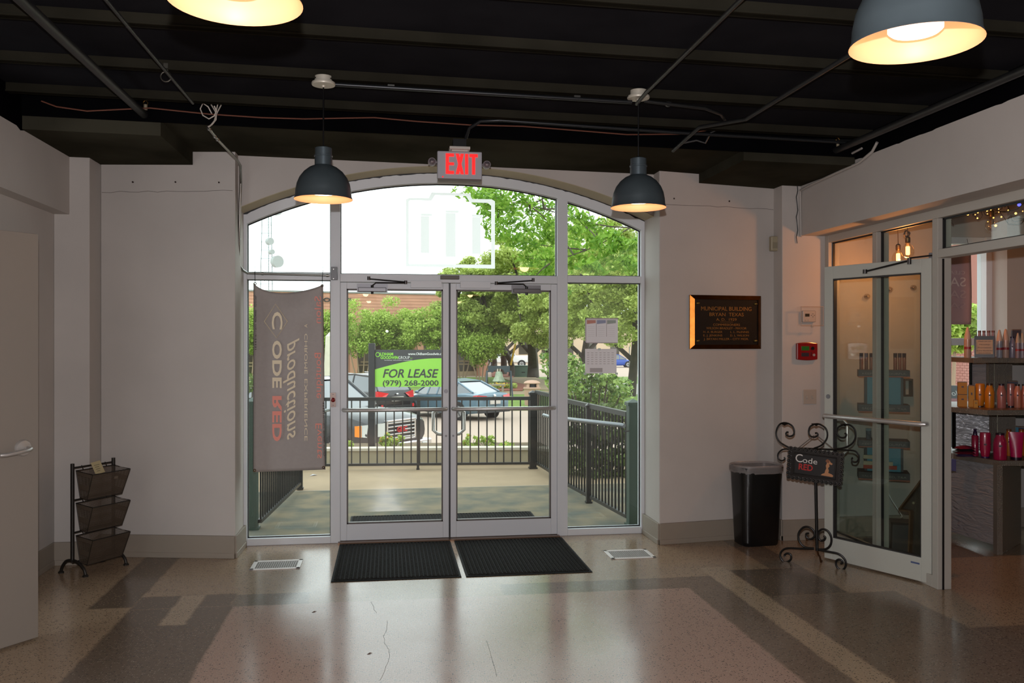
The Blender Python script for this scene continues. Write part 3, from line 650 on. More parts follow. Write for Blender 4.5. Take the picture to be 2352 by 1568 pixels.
# mirrored writing that runs down the cloth: local x -> -Z, local y -> -X
def down(px, py): p = PY(px, py, by - .03); return Matrix.Translation((p.x, p.y, p.z)) @ Matrix(((0, -1, 0, 0), (0, 0, -1, 0), (-1, 0, 0, 0), (0, 0, 0, 1)))
def M_up(px, py): p = PY(px, py, by - .03); return Matrix.Translation((p.x, p.y, p.z)) @ Matrix(((0, -1, 0, 0), (0, 0, -1, 0), (1, 0, 0, 0), (0, 0, 0, 1)))
sc_ = 7.03 / 2000
def bt(s, px, py, h, length, m, **k):
    o = text(s, h * sc_ / .72, m, 'lettering', None, Matrix.Identity(4), **k); me = o.data
    xs2 = [v.co.x for v in me.vertices]; L = max(xs2) - min(xs2); me.transform(Matrix.Diagonal((length * sc_ / L, 1, 1, 1)))
    xs2 = [v.co.x for v in me.vertices]; me.transform(down(px, py) @ Matrix.Translation((-min(xs2), 0, 0)))
    for v in me.vertices:      # press the print against the cloth
        pass
    return lp(o, bn)
bt('C', 648, 716, 23, 40, BG, bold=.002); bt('ODE', 646, 782, 20, 108, BG, bold=.003); bt('RED', 646, 909, 20, 103, BR, bold=.003)
dm = [PY(633, 698, by - .03), PY(660, 738, by - .03), PY(635, 776, by - .03), PY(607, 738, by - .03)]
lp(MB().tube(dm, .003, 4, closed=True).build('diamond_outline', BG), bn)
bt('productions', 678, 776, 28, 232, BG, align='LEFT', shear=.45, bold=.001)
bt('A', 706, 744, 7, 8, BG); bt('CHROME', 706, 766, 7, 92, BG); bt('EXPERIENCE', 706, 870, 7, 141, BG)
bt('Salon', 737, 680, 15, 62, BR); bt('Boutique', 737, 810, 15, 104, BR); bt('Events', 739, 972, 15, 80, BR)
def bu(s, px, py, h, length, m):
    o = text(s, h * sc_ / .72, m, 'lettering', None, Matrix.Identity(4), align='LEFT'); me = o.data
    L = max(v.co.x for v in me.vertices); me.transform(Matrix.Diagonal((length * sc_ / L, 1, 1, 1)))
    return o
for s_, y_, w_ in (('06/11/2015', 775, 30), ('400290085', 740, 28), ('72751567', 705, 26)):
    o = bu(s_, 0, 0, 4, w_, BK); p = PY(589, y_, by - .03)
    o.data.transform(Matrix.Translation(p) @ Matrix(((0, -1, 0, 0), (0, 0, -1, 0), (1, 0, 0, 0), (0, 0, 0, 1)))); lp(o, bn)
for s_, y_, w_ in (('06/11/2015', 953, 30), ('400290085', 988, 28), ('72751567', 1021, 26)):
    o = bu(s_, 0, 0, 4, w_, BK); p = PY(742, y_, by - .02)
    o.data.transform(Matrix.Translation(p) @ Matrix(((0, 1, 0, 0), (0, 0, -1, 0), (-1, 0, 0, 0), (0, 0, 0, 1)))); lp(o, bn)
bb = MB()
for px, y0_ in ((587, 778), (743, 925)):
    for k in range(13):
        if k % 3 == 2: continue
        p = PY(px, y0_ + k * 2.0, by - .028); bb.box(p.x - .007, p.x + .007, p.y, p.y + .001, p.z - .002, p.z + .002)
lp(bb.build('barcode', BK), bn)['kind'] = 'stuff'
for px, py in [(586, 651), (740, 656), (585, 1080), (743, 1073)]:
    p = PY(px, py, by - .012); lp(MB().tube([p + Vector((.009 * math.cos(k * PI / 6), 0, .009 * math.sin(k * PI / 6))) for k in range(12)], .003, 6, closed=True).build('grommet', BRASS), bn)
for px, px2 in ((586, 585), (740, 741)):
    p = PY(px, 651, by - .01); r2 = PY(px2, 624, 7.22)
    lp(MB().tube([p, r2 + Vector((0, .0, 0)), r2 + Vector((0, .045, .012))], .0025, 6).tube([r2 + Vector((0, 0, -.0)), r2 + Vector((.001, .0, .045))], .0015, 5).build('tie', BLKPL), bn)

# ================================================================= PAPERS taped inside the right light
def sheet(px0, py0, px1, py1, lab):
    a, c = PY(px0, py0, 7.302), PY(px1, py1, 7.302); t = empty('notice_sheet', (a.x, 7.302, c.z)); tag(t, lab, 'paper', 'notices taped to the right window'); w, h_ = c.x - a.x, a.z - c.z
    MB().box(0, w, -.001, 0, 0, h_).build('sheet', PAPER, t); return t, w, h_
t, w, h_ = sheet(1344, 730, 1419, 788, 'upper taped sheet with red, blue and green headed panels')
for k, c_ in enumerate(['c98f80', '9aa0b8', 'a0aaa2']):
    x0 = w * (.05 + k * .31); x1 = x0 + w * .27
    MB().add([(x0, -.0015, h_ * .92), (x0, -.0015, h_ * .76), (x1, -.0015, h_ * .80), (x1, -.0015, h_ * .92)], [(0, 1, 2, 3)]).build('heading', mat('print_' + c_, c_, .8), t)
    b = MB()
    for j in range(6): b.box(x0 + .01, x1 - .01, -.0016, -.001, h_ * (.28 + j * .075), h_ * (.285 + j * .075))
    b.build('print_lines', mat('print_grey', 'b9b3b3', .8), t)
b = MB(); b.box(w * .335, w * .35, -.0016, -.001, h_ * .26, h_ * .92).box(w * .645, w * .66, -.0016, -.001, h_ * .26, h_ * .92).box(0, w, -.0016, -.001, h_ * .95, h_).box(0, w * .03, -.0016, -.001, 0, h_).box(0, w, -.0016, -.001, 0, h_ * .03)
b.build('border', mat('print_mauve', 'b5abae', .8), t)
t, w, h_ = sheet(1344, 801, 1416, 857, 'lower taped sheet with faint columns of small print')
b = MB()
for k in range(7):
    for j in range(6): b.box(w * (.06 + k * .13), w * (.13 + k * .13), -.0016, -.001, h_ * (.38 + j * .09), h_ * (.40 + j * .09))
b.box(w * .15, w * .55, -.0016, -.001, h_ * .05, h_ * .22); b.build('print_lines', mat('print_grey', 'b9b3b3', .8), t)
for x_, z_ in [(0, 0), (w * .5, 0), (w, 0), (w * .45, h_)]: MB().box(x_ - .012, x_ + .012, -.0022, -.0017, z_ - .012, z_ + .006).build('tape', mat('clear_tape', 'c5d3cd', .3), t)

# ================================================================= PLAQUE
pl = PY(1581, 675, 6.9); yaw = math.atan2(7.0 - 6.845, 3.25 - 2.19)
px_l = 2.455; pw_, ph_ = .665, .445; pz = 1.588
t = empty('plaque', (px_l, 6.845 + (px_l - 2.19) * .146 - .002, pz), yaw); tag(t, 'dark bronze plaque with brass border reading MUNICIPAL BUILDING', 'plaque')
MB().box(.02, pw_ - .02, -.02, -.002, .02, ph_ - .02).build('field', mat('black_bronze', '15120f', .5, .5, bump=(200, .3)), t)
PB = mat('polished_bronze', '7a4a1c', .3, 1., vary=(18, .3))
def side(p): return MB().add(*p).build('border', PB, t)
o_, i_ = 0, .035
O = [(0, 0), (pw_, 0), (pw_, ph_), (0, ph_)]; I = [(i_, i_), (pw_ - i_, i_), (pw_ - i_, ph_ - i_), (i_, ph_ - i_)]
for k in range(4):
    k2 = (k + 1) % 4; v = [(O[k][0], -.012, O[k][1]), (O[k2][0], -.012, O[k2][1]), (I[k2][0], -.03, I[k2][1]), (I[k][0], -.03, I[k][1]), (O[k][0], 0, O[k][1]), (O[k2][0], 0, O[k2][1]), (I[k2][0], -.015, I[k2][1]), (I[k][0], -.015, I[k][1])]
    side((v, [(0, 1, 2, 3), (0, 4, 5, 1), (3, 2, 6, 7)]))
for x_, z_ in [(.068, .068), (pw_ - .058, .068), (.068, ph_ - .068), (pw_ - .058, ph_ - .068)]: MB().ball((x_, -.018, z_), .018, 14, 8, .6).build('rosette', mat('dull_brass', '8f7840', .4, .8), t, smooth=True)
LB = mat('brass_lettering', '9a6c34', .45, .4)
def ptxt(s, y, h, width, x=None, sp=1.0):
    o = text(s, h / .72, LB, 'lettering', t, Matrix.Identity(4), space=sp, extrude=.001)
    L = max(v.co.x for v in o.data.vertices) - min(v.co.x for v in o.data.vertices)
    o.data.transform(front(x or pw_ / 2, -.021, y) @ Matrix.Diagonal((width / L, 1, 1, 1)))
ptxt('MUNICIPAL BUILDING', .318, .034, .47); ptxt('BRYAN  TEXAS', .272, .030, .32); ptxt('A. D.  1929', .234, .022, .19)
MB().box(pw_ / 2 - .06, pw_ / 2 + .06, -.022, -.02, .222, .224).build('rule', LB, t)
ptxt('COMMISSIONERS', .192, .019, .25); ptxt('WILSON BRADLEY - MAYOR', .163, .019, .375)
ptxt('H. A. BURGER', .133, .017, .175, .205); ptxt('L. L. McINNIS', .133, .017, .175, .455); ptxt('E. J. JENKINS', .104, .017, .175, .205); ptxt('D. L. WILSON', .104, .017, .175, .455)
ptxt('J. BRYAN MILLER - CITY MGR.', .074, .018, .42)

# ================================================================= WALL DEVICES on the right column
yw = 6.84
a, c = PY(1838, 712, yw), PY(1873, 741, yw)
t = empty('thermostat', ((a.x + c.x) / 2, yw, (a.z + c.z) / 2)); tag(t, 'white thermostat inside a clear plastic guard box on the right column', 'thermostat')
w, h_ = .058, .048
MB().box(-w, w, -.028, 0, -h_, h_).build('body', mat('warm_white_plastic', 'b5aaa0', .4), t, bevel=.006)
MB().box(-.038, .0, -.03, -.027, -.002, .022).build('display', mat('lcd_dark', '2e2a20', .3), t)
bb = MB()
for dx, dz in ((.03, .022), (.03, -.004), (.018, .009), (.042, .009)): bb.box(dx - .005, dx + .005, -.031, -.027, dz - .002, dz + .002)
bb.build('buttons', mat('button_brown', '6a5a50', .5), t)
for dx in (-.03, -.005): MB().tube([(dx, -.031, -.03), (dx, -.027, -.03)], .008, 12).build('button', mat('warm_white_plastic', 'b5aaa0', .4), t)
GB = glass_mat('guard_plastic', (.99, .98, .97), .03, .05); g = MB(); gw, gh, gd = .097, .078, .075
c8 = [(x, y, z) for y in (-gd, 0) for x, z in ((-gw, -gh), (gw, -gh), (gw, gh), (-gw, gh))]; g.add(c8, [(0, 1, 2, 3), (0, 4, 5, 1), (1, 5, 6, 2), (2, 6, 7, 3), (3, 7, 4, 0)])
g.build('guard_box', GB, t)
g = MB().tube([(-gw, -gd, -gh), (gw, -gd, -gh), (gw, -gd, gh), (-gw, -gd, gh)], .0035, 6, closed=True); g.build('guard_edge', mat('guard_edge_plastic', 'b9a69a', .15), t)
MB().tube([(0, -gd - .004, -gh - .004), (0, -gd + .01, -gh - .004)], .009, 12).build('lock', STEEL, t)
a, c = PY(1827, 788, yw), PY(1874, 825, yw)
t = empty('alarm_panel', ((a.x + c.x) / 2, yw, (a.z + c.z) / 2)); tag(t, 'red wall panel with small green display on the right column', 'panel')
w, h_ = (c.x - a.x) / 2, (a.z - c.z) / 2; n = 10
pol = [(-w + 2 * w * k / n, -h_ + .008 * (1 - (2 * k / n - 1) ** 2) * -1) for k in range(n + 1)] + [(w - 2 * w * k / n, h_ + .008 * (1 - (2 * k / n - 1) ** 2)) for k in range(n + 1)]
MB().prism(pol, 0, .032, front(0, 0, 0)).build('housing', REDPL, t, bevel=.006)
MB().box(-.053, .015, -.034, -.031, .008, .042).build('display', mat('green_lcd', '1f5a1c', .3, emit=('1f5a14', .12)), t)
MB().box(-.053, .012, -.034, -.031, -.042, -.012).build('label_plate', mat('dark_label', '2b2630', .4), t)
MB().tube([(.045, -.036, .025), (.045, -.031, .025)], .015, 16).build('knob', BLKPL, t); MB().tube([(.056, -.036, -.03), (.056, -.031, -.03)], .011, 16).build('key_switch', STEEL, t)
for dz in (-.012, -.024, -.036): MB().box(.027, .038, -.034, -.031, dz - .003, dz + .003).build('button', BLKPL, t)
a, c = PY(1844, 894, yw), PY(1875, 928, yw)
t = empty('light_switch', ((a.x + c.x) / 2, yw, (a.z + c.z) / 2)); tag(t, 'double light switch plate low on the right column', 'switch')
MB().box(-.058, .058, -.006, 0, -.06, .06).build('plate', mat('switch_ivory', 'aea295', .4), t, bevel=.002)
for dx in (-.025, .025): MB().box(dx - .006, dx + .006, -.014, -.004, -.012, .012).build('toggle', mat('switch_ivory', 'aea295', .4), t, bevel=.002)
a = PY(1776, 560, 6.96); t = empty('motion_sensor', (a.x, 6.965, a.z)); tag(t, 'small cream motion sensor high beside the right column', 'sensor')
MB().box(-.033, .033, -.04, .01, -.062, .062).build('body', mat('cream_plastic', '9b9178', .4), t, bevel=.008); MB().box(-.02, .02, -.043, -.038, -.04, .01).build('lens', mat('lens_cream', '8a826e', .2), t)
# white conduit and black cable on beam and column
run('conduit', [(3.40, 6.825, 2.52), (3.395, 6.825, 2.84), (3.385, 6.80, 2.90), (3.38, 6.6, 2.915), (3.38, 6.25, 2.93), (3.385, 5.9, 2.945), (3.385, 5.72, 2.99), (3.385, 5.66, 3.04)], .010, mat('painted_conduit', 'a8a39d', .5), 'white painted conduit rising and running along the right beam', 'pipe')
run('cable', [(3.37 + .008 * math.sin(k * 2.1), 6.832, 2.96 - k * .055) for k in range(10)], .0035, BLKPL, 'thin black cable hanging down the right column', 'cable', 6)
o = run('cable', [(3.40, 6.7, 2.99), (3.38, 6.4, 3.0), (3.37, 6.1, 3.02), (3.38, 5.85, 3.04)], .008, mat('painted_conduit', 'a8a39d', .5), 'pale ragged cable along the top edge of the right beam', 'cable', 6)

# ================================================================= FLOOR MATS, FLOOR VENTS
def matmat(name, axis=0):
    m = bpy.data.materials.new(name); m.use_nodes = True; nt = m.node_tree; L = nt.links; b = nt.nodes['Principled BSDF']; b.inputs['Roughness'].default_value = 1.; b.inputs['Specular IOR Level'].default_value = .05
    tc = nt.nodes.new('ShaderNodeTexCoord'); n = nt.nodes.new('ShaderNodeTexNoise'); n.inputs['Scale'].default_value = 90; L.new(tc.outputs['Object'], n.inputs['Vector'])
    rp = nt.nodes.new('ShaderNodeValToRGB'); rp.color_ramp.elements[0].color = lin('161514'); rp.color_ramp.elements[1].color = lin('343230'); rp.color_ramp.elements[0].position = .35; rp.color_ramp.elements[1].position = .7
    L.new(n.outputs['Fac'], rp.inputs[0]); L.new(rp.outputs[0], b.inputs['Base Color']); return m
CARP = matmat('charcoal_mat_pile'); RUB = mat('black_rubber', '111111', .8, spec=.2)
def floor_mat(x0, x1, y0, y1, z, lab, ribs=True, group=None):
    t = empty('door_mat', ((x0 + x1) / 2, (y0 + y1) / 2, z)); tag(t, lab, 'mat', group); w, d = (x1 - x0) / 2, (y1 - y0) / 2
    MB().box(-w, w, -d, d, 0, .006).build('backing', RUB, t, bevel=.002)
    b = MB(); n = int((2 * w - .08) / .028)
    for k in range(n):
        xx = -w + .045 + k * (2 * w - .09) / (n - 1); b.box(xx - .009, xx + .009, -d + .045, d - .045, .006, .0125)
    for yy in (-d + .03, d - .03): b.box(-w + .025, w - .025, yy - .008, yy + .008, .006, .011)
    for xx in (-w + .025, w - .025): b.box(xx - .008, xx + .008, -d + .03, d - .03, .006, .011)
    o = b.build('ribs', CARP, t); o['kind'] = 'stuff'; return t
floor_mat(-.385, .512, 6.08, 7.19, 0, 'left charcoal ribbed mat inside the entrance doors'); floor_mat(.545, 1.45, 6.08, 7.19, 0, 'right charcoal ribbed mat inside the entrance doors')
def vent(x0, x1, y0, y1, lab):
    t = empty('floor_vent', ((x0 + x1) / 2, (y0 + y1) / 2, 0)); tag(t, lab, 'vent', 'floor vents by the window'); w, d = (x1 - x0) / 2, (y1 - y0) / 2
    b = MB(); b.box(-w, w, -d, -d + .028, 0, .006).box(-w, w, d - .028, d, 0, .006).box(-w, -w + .028, -d, d, 0, .006).box(w - .028, w, -d, d, 0, .006); b.build('frame', mat('vent_white', 'ecebe8', .35), t, bevel=.002)
    for k in range(20):
        x = -w + .03 + k * (2 * w - .06) / 19; MB().box(x - .003, x + .003, -d + .02, d - .02, 0, .004).build('slat', mat('vent_slat', 'b5b3b0', .5, .0), t)
    MB().box(-w + .02, w - .02, -d + .02, d - .02, -.002, .001).build('throat', mat('vent_dark', '77736f', .7), t)
vent(-.988, -.632, 6.48, 6.74, 'white floor vent left of the mats'); vent(1.68, 2.03, 6.42, 6.69, 'white floor vent right of the mats')
# dry leaves on the floor
for px, py, lab in [(849, 1501, 'small brown dry leaf on the floor below the left mat'), (722, 1405, 'tiny brown leaf scrap on the floor left of the mats')]:
    p = PZ(px, py); s_ = .016
    o = MB().add([(-s_, 0, .001), (-.3 * s_, -.3 * s_, .003), (s_, .1 * s_, .002), (.2 * s_, .35 * s_, .005), (-.3 * s_, -.3 * s_, .002)], [(0, 1, 2, 3)]).build('dry_leaf', mat('dry_leaf_brown', '5a3f30', .8), None, p, .5); o.modifiers.new('t', 'SOLIDIFY').thickness = .001; tag(o, lab, 'leaf')
# hairline cracks in the floor
fo = bpy.data.objects['floor']
for pl_ in [[(852, 1382), (858, 1392), (860, 1400), (868, 1412)], [(890, 1425), (888, 1445), (882, 1462), (884, 1478), (893, 1492), (895, 1510), (886, 1530), (880, 1550), (868, 1568)], [(1118, 1470), (1135, 1530), (1145, 1565)]]:
    r = random.Random(3); P_ = []
    for (a, c), (d_, e_) in zip(pl_, pl_[1:]):
        for k in range(3): P_.append(PZ(a + (d_ - a) * k / 3 + r.uniform(-1.2, 1.2), c + (e_ - c) * k / 3))
    MB().tube([p + Vector((0, 0, .0001)) for p in P_], .0009, 4).build('crack', mat('crack_dark', '4a423a', .9), fo)
# ================================================================= smooth curve helper
def smooth(pts, n=5, closed=False):
    P = [Vector(p) for p in pts]; out = []
    for i in range(len(P) - 1):
        p0 = P[max(i - 1, 0)]; p1 = P[i]; p2 = P[i + 1]; p3 = P[min(i + 2, len(P) - 1)]
        for k in range(n):
            t = k / n; out.append(.5 * ((2 * p1) + (p2 - p0) * t + (2 * p0 - 5 * p1 + 4 * p2 - p3) * t * t + (3 * p1 - p0 - 3 * p2 + p3) * t ** 3))
    out.append(P[-1]); return out

# ================================================================= WASTE BIN
t = empty('waste_bin', (2.985, 6.77, 0), .1); tag(t, 'tall black waste bin lined with a clear plastic bag', 'bin')
def rr_ring(w, d, r, n=5):
    o = []
    for cx_, cy_, a0 in ((w - r, d - r, 0), (-w + r, d - r, 90), (-w + r, -d + r, 180), (w - r, -d + r, 270)):
        for k in range(n + 1):
            a = R(a0 + 90 * k / n); o.append((cx_ + r * math.cos(a), cy_ + r * math.sin(a)))
    return o
def loft(rings, capb=True, capt=False):
    v = []; f = []; n = len(rings[0][0])
    for ring, z in rings: v += [(x, y, z) for x, y in ring]
    for i in range(len(rings) - 1):
        for k in range(n): f.append((i * n + k, i * n + (k + 1) % n, (i + 1) * n + (k + 1) % n, (i + 1) * n + k))
    if capb: f.append(tuple(range(n - 1, -1, -1)))
    if capt: f.append(tuple((len(rings) - 1) * n + k for k in range(n)))
    return MB().add(v, f)
o = loft([(rr_ring(.15, .105, .05), 0), (rr_ring(.158, .112, .055), .015), (rr_ring(.192, .142, .09), .60), (rr_ring(.197, .147, .09), .605), (rr_ring(.199, .149, .09), .635),
          (rr_ring(.193, .143, .09), .636), (rr_ring(.155, .11, .04), .03)]).build('body', BLKPL, t, smooth=True)
bagm = bpy.data.materials.new('clear_bag'); bagm.use_nodes = True; nt = bagm.node_tree
pb = nt.nodes['Principled BSDF']; pb.inputs['Base Color'].default_value = (.45, .42, .41, 1); pb.inputs['Roughness'].default_value = .22
tb = nt.nodes.new('ShaderNodeBsdfTransparent'); mx = nt.nodes.new('ShaderNodeMixShader'); mx.inputs[0].default_value = .36
nt.links.new(tb.outputs[0], mx.inputs[1]); nt.links.new(pb.outputs[0], mx.inputs[2]); nt.links.new(mx.outputs[0], nt.nodes['Material Output'].inputs[0])
rg = random.Random(5); nn = 60; rings = []
def wob(w, d, z, a): 
    base = rr_ring(w, d, .125, 14); return ([(x * (1 + rg.uniform(-a, a)), y * (1 + rg.uniform(-a, a))) for x, y in base], z)
rings = [wob(.208, .158, .590, .016), wob(.209, .159, .62, .012), wob(.206, .157, .648, .008), wob(.200, .150, .652, .005), wob(.19, .142, .64, .01), wob(.178, .13, .52, .03), wob(.16, .11, .35, .05)]
b = loft(rings, False, False); b.v = [(x, y, z + (rg.uniform(-.008, .008) if abs(z - .590) < .001 else 0)) for x, y, z in b.v]
b.build('bag', bagm, t, smooth=True, ang=60)
MB().box(.19, .215, -.03, .0, .575, .60).build('bag_tie', mat('orange_red_tie', 'b5503a', .5), t)

# ================================================================= SCROLLED IRON SIGN STAND
SO = Vector((3.13, 6.03, 0)); SY = math.atan2(-.656, .755); su = Vector((math.cos(SY), math.sin(SY), 0)); sn = Vector((su.y, -su.x, 0))
def SP(zx, zy, dy=0.0):
    a = Vector(ray(1760 + zx / 3.92, 940 + zy / 3.92)); tt = (SO.dot(sn) + dy) / (a.x * sn.x + a.y * sn.y)
    p = Vector((a.x * tt, a.y * tt, EYE + a.z * tt)); return Vector(((p - SO).dot(su), -dy, p.z))
t = empty('sign_stand', SO, SY); tag(t, 'black wrought iron scroll stand holding a framed sign', 'stand')
def scroll(name, pts, r=.0065, dy=0): 
    P_ = smooth([SP(*p, dy) for p in pts], 5); return MB().tube(P_, r, 8).build(name, BLKMET, t, smooth=True)
scroll('scroll', [(215, 350), (120, 290), (88, 215), (115, 140), (170, 120), (230, 145), (252, 195), (240, 232), (205, 242), (178, 225), (185, 205), (200, 207)])
scroll('scroll', [(430, 350), (500, 320), (545, 260), (548, 200), (520, 155), (460, 130), (400, 150), (382, 200), (400, 240), (440, 248), (465, 230), (455, 212), (440, 215)])
scroll('scroll', [(615, 355), (700, 345), (770, 310), (803, 250), (795, 180), (750, 140), (690, 140), (645, 165), (637, 215), (665, 250), (705, 252), (722, 225), (705, 215)])
scroll('scroll', [(215, 358), (150, 360), (108, 395), (108, 440), (140, 462), (168, 445), (160, 430)], .006)
scroll('scroll', [(620, 362), (780, 370), (825, 400), (835, 430), (815, 470), (780, 470), (770, 445), (780, 435)], .006)
scroll('cross_bar', [(200, 352), (330, 350), (480, 356), (640, 362)], .0065)
for a, c, y0_, y1_ in [(125, 205, 135, 125), (410, 490, 136, 130), (670, 745, 134, 136)]:
    p0, p1 = SP(a, y0_), SP(c, y1_); m_ = (p0 + p1) / 2; w = (p1 - p0).length / 2
    MB().lathe([(.005, -.012), (.012, -.006), (w, 0), (w + .004, .004), (w, .003), (.008, .0)], tuple(m_), 16).build('candle_cup', BLKMET, t, smooth=True)
for a, c in [((430, 235), (292, 345)), ((462, 240), (605, 358))]: MB().bar(SP(*a), SP(*c), .007, .007).build('stay', mat('grey_iron', '5a5048', .5, .5), t)
pt, pbm = SP(445, 620), SP(458, 1270); MB().tube([pt, pbm], .0115, 10).build('pole', BLKMET, t, smooth=True)
bk = Vector((SP(462, 1300).x - .0, .13, 0)); MB().tube(smooth([pbm + Vector((0, 0, .03)), pbm + Vector((.0, .03, -.03)), Vector((pbm.x, .08, .05)), Vector((pbm.x, .11, .006)), Vector((pbm.x, .14, .006))], 4), .007, 8).build('rear_foot', mat('rusty_iron', '4a2a12', .5, .4), t, smooth=True)
scroll('base_scroll', [(430, 1250), (350, 1240), (300, 1190), (290, 1120), (330, 1065), (380, 1058), (425, 1090), (435, 1140), (400, 1168), (365, 1150), (360, 1120), (385, 1115)], .008)
scroll('base_scroll', [(470, 1260), (540, 1255), (580, 1215), (585, 1150), (555, 1095), (510, 1078), (475, 1100), (470, 1150), (490, 1180), (520, 1175), (532, 1150), (515, 1140)], .008)
scroll('foot', [(430, 1255), (300, 1252), (190, 1250), (140, 1275), (125, 1320), (150, 1365), (185, 1375), (220, 1350), (222, 1310), (190, 1295), (165, 1310), (170, 1325)], .008)
scroll('foot', [(470, 1265), (560, 1280), (650, 1300), (700, 1340), (718, 1390), (700, 1435), (670, 1445), (635, 1415), (628, 1370), (655, 1350), (685, 1365), (680, 1385), (668, 1385)], .008)
# framed sign, hanging in front of the stand
cs = [SP(215, 345, .02), SP(700, 390, .02), SP(685, 685, .02), SP(190, 612, .02)]
sgo = SO + su * cs[3].x + Vector((0, 0, cs[3].z)) + sn * .02
W_, H2 = (cs[1].x - cs[0].x + cs[2].x - cs[3].x) / 2, (cs[0].z - cs[3].z + cs[1].z - cs[2].z) / 2
tilt = math.atan2(cs[2].z - cs[3].z, cs[2].x - cs[3].x)
st_ = empty('framed_sign', sgo); st_.rotation_euler = (0, -tilt, SY); st_.rotation_mode = 'XYZ'; tag(st_, 'small framed black sign reading Code RED on the iron stand', 'sign')
MB().box(.012, W_ - .012, -.012, .0, .012, H2 - .012).build('frame', mat('gloss_black_frame', '0b0b0c', .15), st_, bevel=.003)
MB().box(.05, W_ - .05, -.0145, -.012, .045, H2 - .04).build('picture', mat('black_print', '0d0e11', .3), st_)
for bx in [(.042, W_ - .042, .036, .045), (.042, W_ - .042, H2 - .042, H2 - .034), (.042, .052, .036, H2 - .034), (W_ - .052, W_ - .042, .036, H2 - .034)]:
    MB().box(bx[0], bx[1], -.018, -.012, bx[2], bx[3]).build('inner_frame', mat('gloss_black_frame', '0b0b0c', .15), st_, bevel=.002)
beads = []
nx, nz = 13, 8
for k in range(nx): beads += [(.012 + (W_ - .024) * k / (nx - 1), .008), (.012 + (W_ - .024) * k / (nx - 1), H2 - .008)]
for k in range(1, nz - 1): beads += [(.008, .008 + (H2 - .016) * k / (nz - 1)), (W_ - .008, .008 + (H2 - .016) * k / (nz - 1))]
first = None
for x, z in beads:
    if first is None: first = MB().tube([(0, -.016, 0), (0, .002, 0)], .0155, 14).ball((0, -.016, 0), .009, 10, 5, 1.).build('bead', mat('bead_black', '1c1a19', .25), st_, (x, 0, z), smooth=True)
    else:
        o = first.copy(); o.location = (x, 0, z); COL.objects.link(o)
WT = mat('sign_white', 'cfcac4', .5); RT = mat('sign_red', 'b01810', .5)
def sg(s, x, z, h, wd, m, **k):
    o = text(s, h / .72, m, 'lettering', st_, Matrix.Identity(4), align='LEFT', **k); xs2 = [v.co.x for v in o.data.vertices]; L = max(xs2) - min(xs2)
    o.data.transform(front(x, -.015, z) @ Matrix.Diagonal((wd / L, 1, 1, 1)) @ Matrix.Translation((-min(xs2), 0, 0)))
sg('C', W_ * .14, H2 * .56, .062, W_ * .13, WT); sg('ode', W_ * .275, H2 * .56, .042, W_ * .27, WT); sg('RED', W_ * .21, H2 * .33, .045, W_ * .26, RT, bold=.0012)
# seated figure print: simple silhouette in a light blouse-toned print
fx, fz, fs = W_ * .74, H2 * .24, H2 * .52
sil = [(-.38, .0), (.30, -.02), (.36, .06), (.26, .14), (.05, .20), (.08, .34), (.02, .48), (.10, .60), (.06, .74), (.22, .70), (.28, .78), (.14, .86), (.08, .97), (-.06, 1.0), (-.12, .88), (-.06, .78), (-.12, .62), (-.08, .45), (-.14, .30), (-.16, .16), (-.30, .09)]
MB().prism([(fx + x * fs, fz + z * fs) for x, z in sil], .0146, .0152, FRONT).build('printed_figure', mat('skin_tone_print', 'b07a50', .5), st_)
MB().prism([(fx + x * fs, fz + z * fs) for x, z in [(-.06, .80), (.06, .80), (.09, .95), (-.02, 1.03), (-.12, .98), (-.15, .88)]], .0153, .0157, FRONT).build('printed_hair', mat('hair_print', '7a4522', .5), st_)

# ================================================================= WIRE BASKET RACK (left)
RO = Vector((-2.115, 6.69, 0)); ry = math.atan2(.74, .47)     # local x: along the rack, local -y: towards the room
t = empty('basket_rack', RO, ry); tag(t, 'dark metal floor rack with three hanging mesh baskets', 'rack')
HW = .175
for s in (-1, 1):
    MB().tube([(s * HW, 0, .09), (s * HW, 0, .785)], .0135, 12).build('post', mat('dark_bronze', '2a2622', .45, .5), t, smooth=True)
    MB().tube(smooth([(s * HW, -.13, .012), (s * HW, -.115, .05), (s * HW, -.06, .09), (s * HW, 0, .10), (s * HW, .06, .09), (s * HW, .10, .05), (s * HW, .115, .012)], 4), .011, 10).build('foot', mat('dark_bronze', '2a2622', .45, .5), t, smooth=True)
    for yy in (-.13, .115): MB().lathe([(.02, 0), (.02, .008), (.012, .016)], (s * HW, yy, 0), 14).build('foot_pad', mat('dark_bronze', '2a2622', .45, .5), t)
for zr in (.755, .525, .295, .085): MB().tube([(-HW, 0, zr), (HW, 0, zr)], .006, 8).build('rod', mat('dark_bronze', '2a2622', .45, .5), t)
mesh_m = bpy.data.materials.new('dark_wire_mesh'); mesh_m.use_nodes = True; nt = mesh_m.node_tree; pb = nt.nodes['Principled BSDF']
pb.inputs['Base Color'].default_value = lin('5a4e42'); pb.inputs['Metallic'].default_value = .3; pb.inputs['Roughness'].default_value = .5
tc = nt.nodes.new('ShaderNodeTexCoord'); sp = nt.nodes.new('ShaderNodeSeparateXYZ'); nt.links.new(tc.outputs['Object'], sp.inputs[0])
def lines(o_): return math_node(nt, 'LESS_THAN', math_node(nt, 'FRACT', math_node(nt, 'MULTIPLY', o_, 160.)), .38)
mxv = math_node(nt, 'MAXIMUM', lines(sp.outputs[0]), math_node(nt, 'MAXIMUM', lines(sp.outputs[2]), .25))
tb = nt.nodes.new('ShaderNodeBsdfTransparent'); mx = nt.nodes.new('ShaderNodeMixShader'); nt.links.new(mxv, mx.inputs[0])
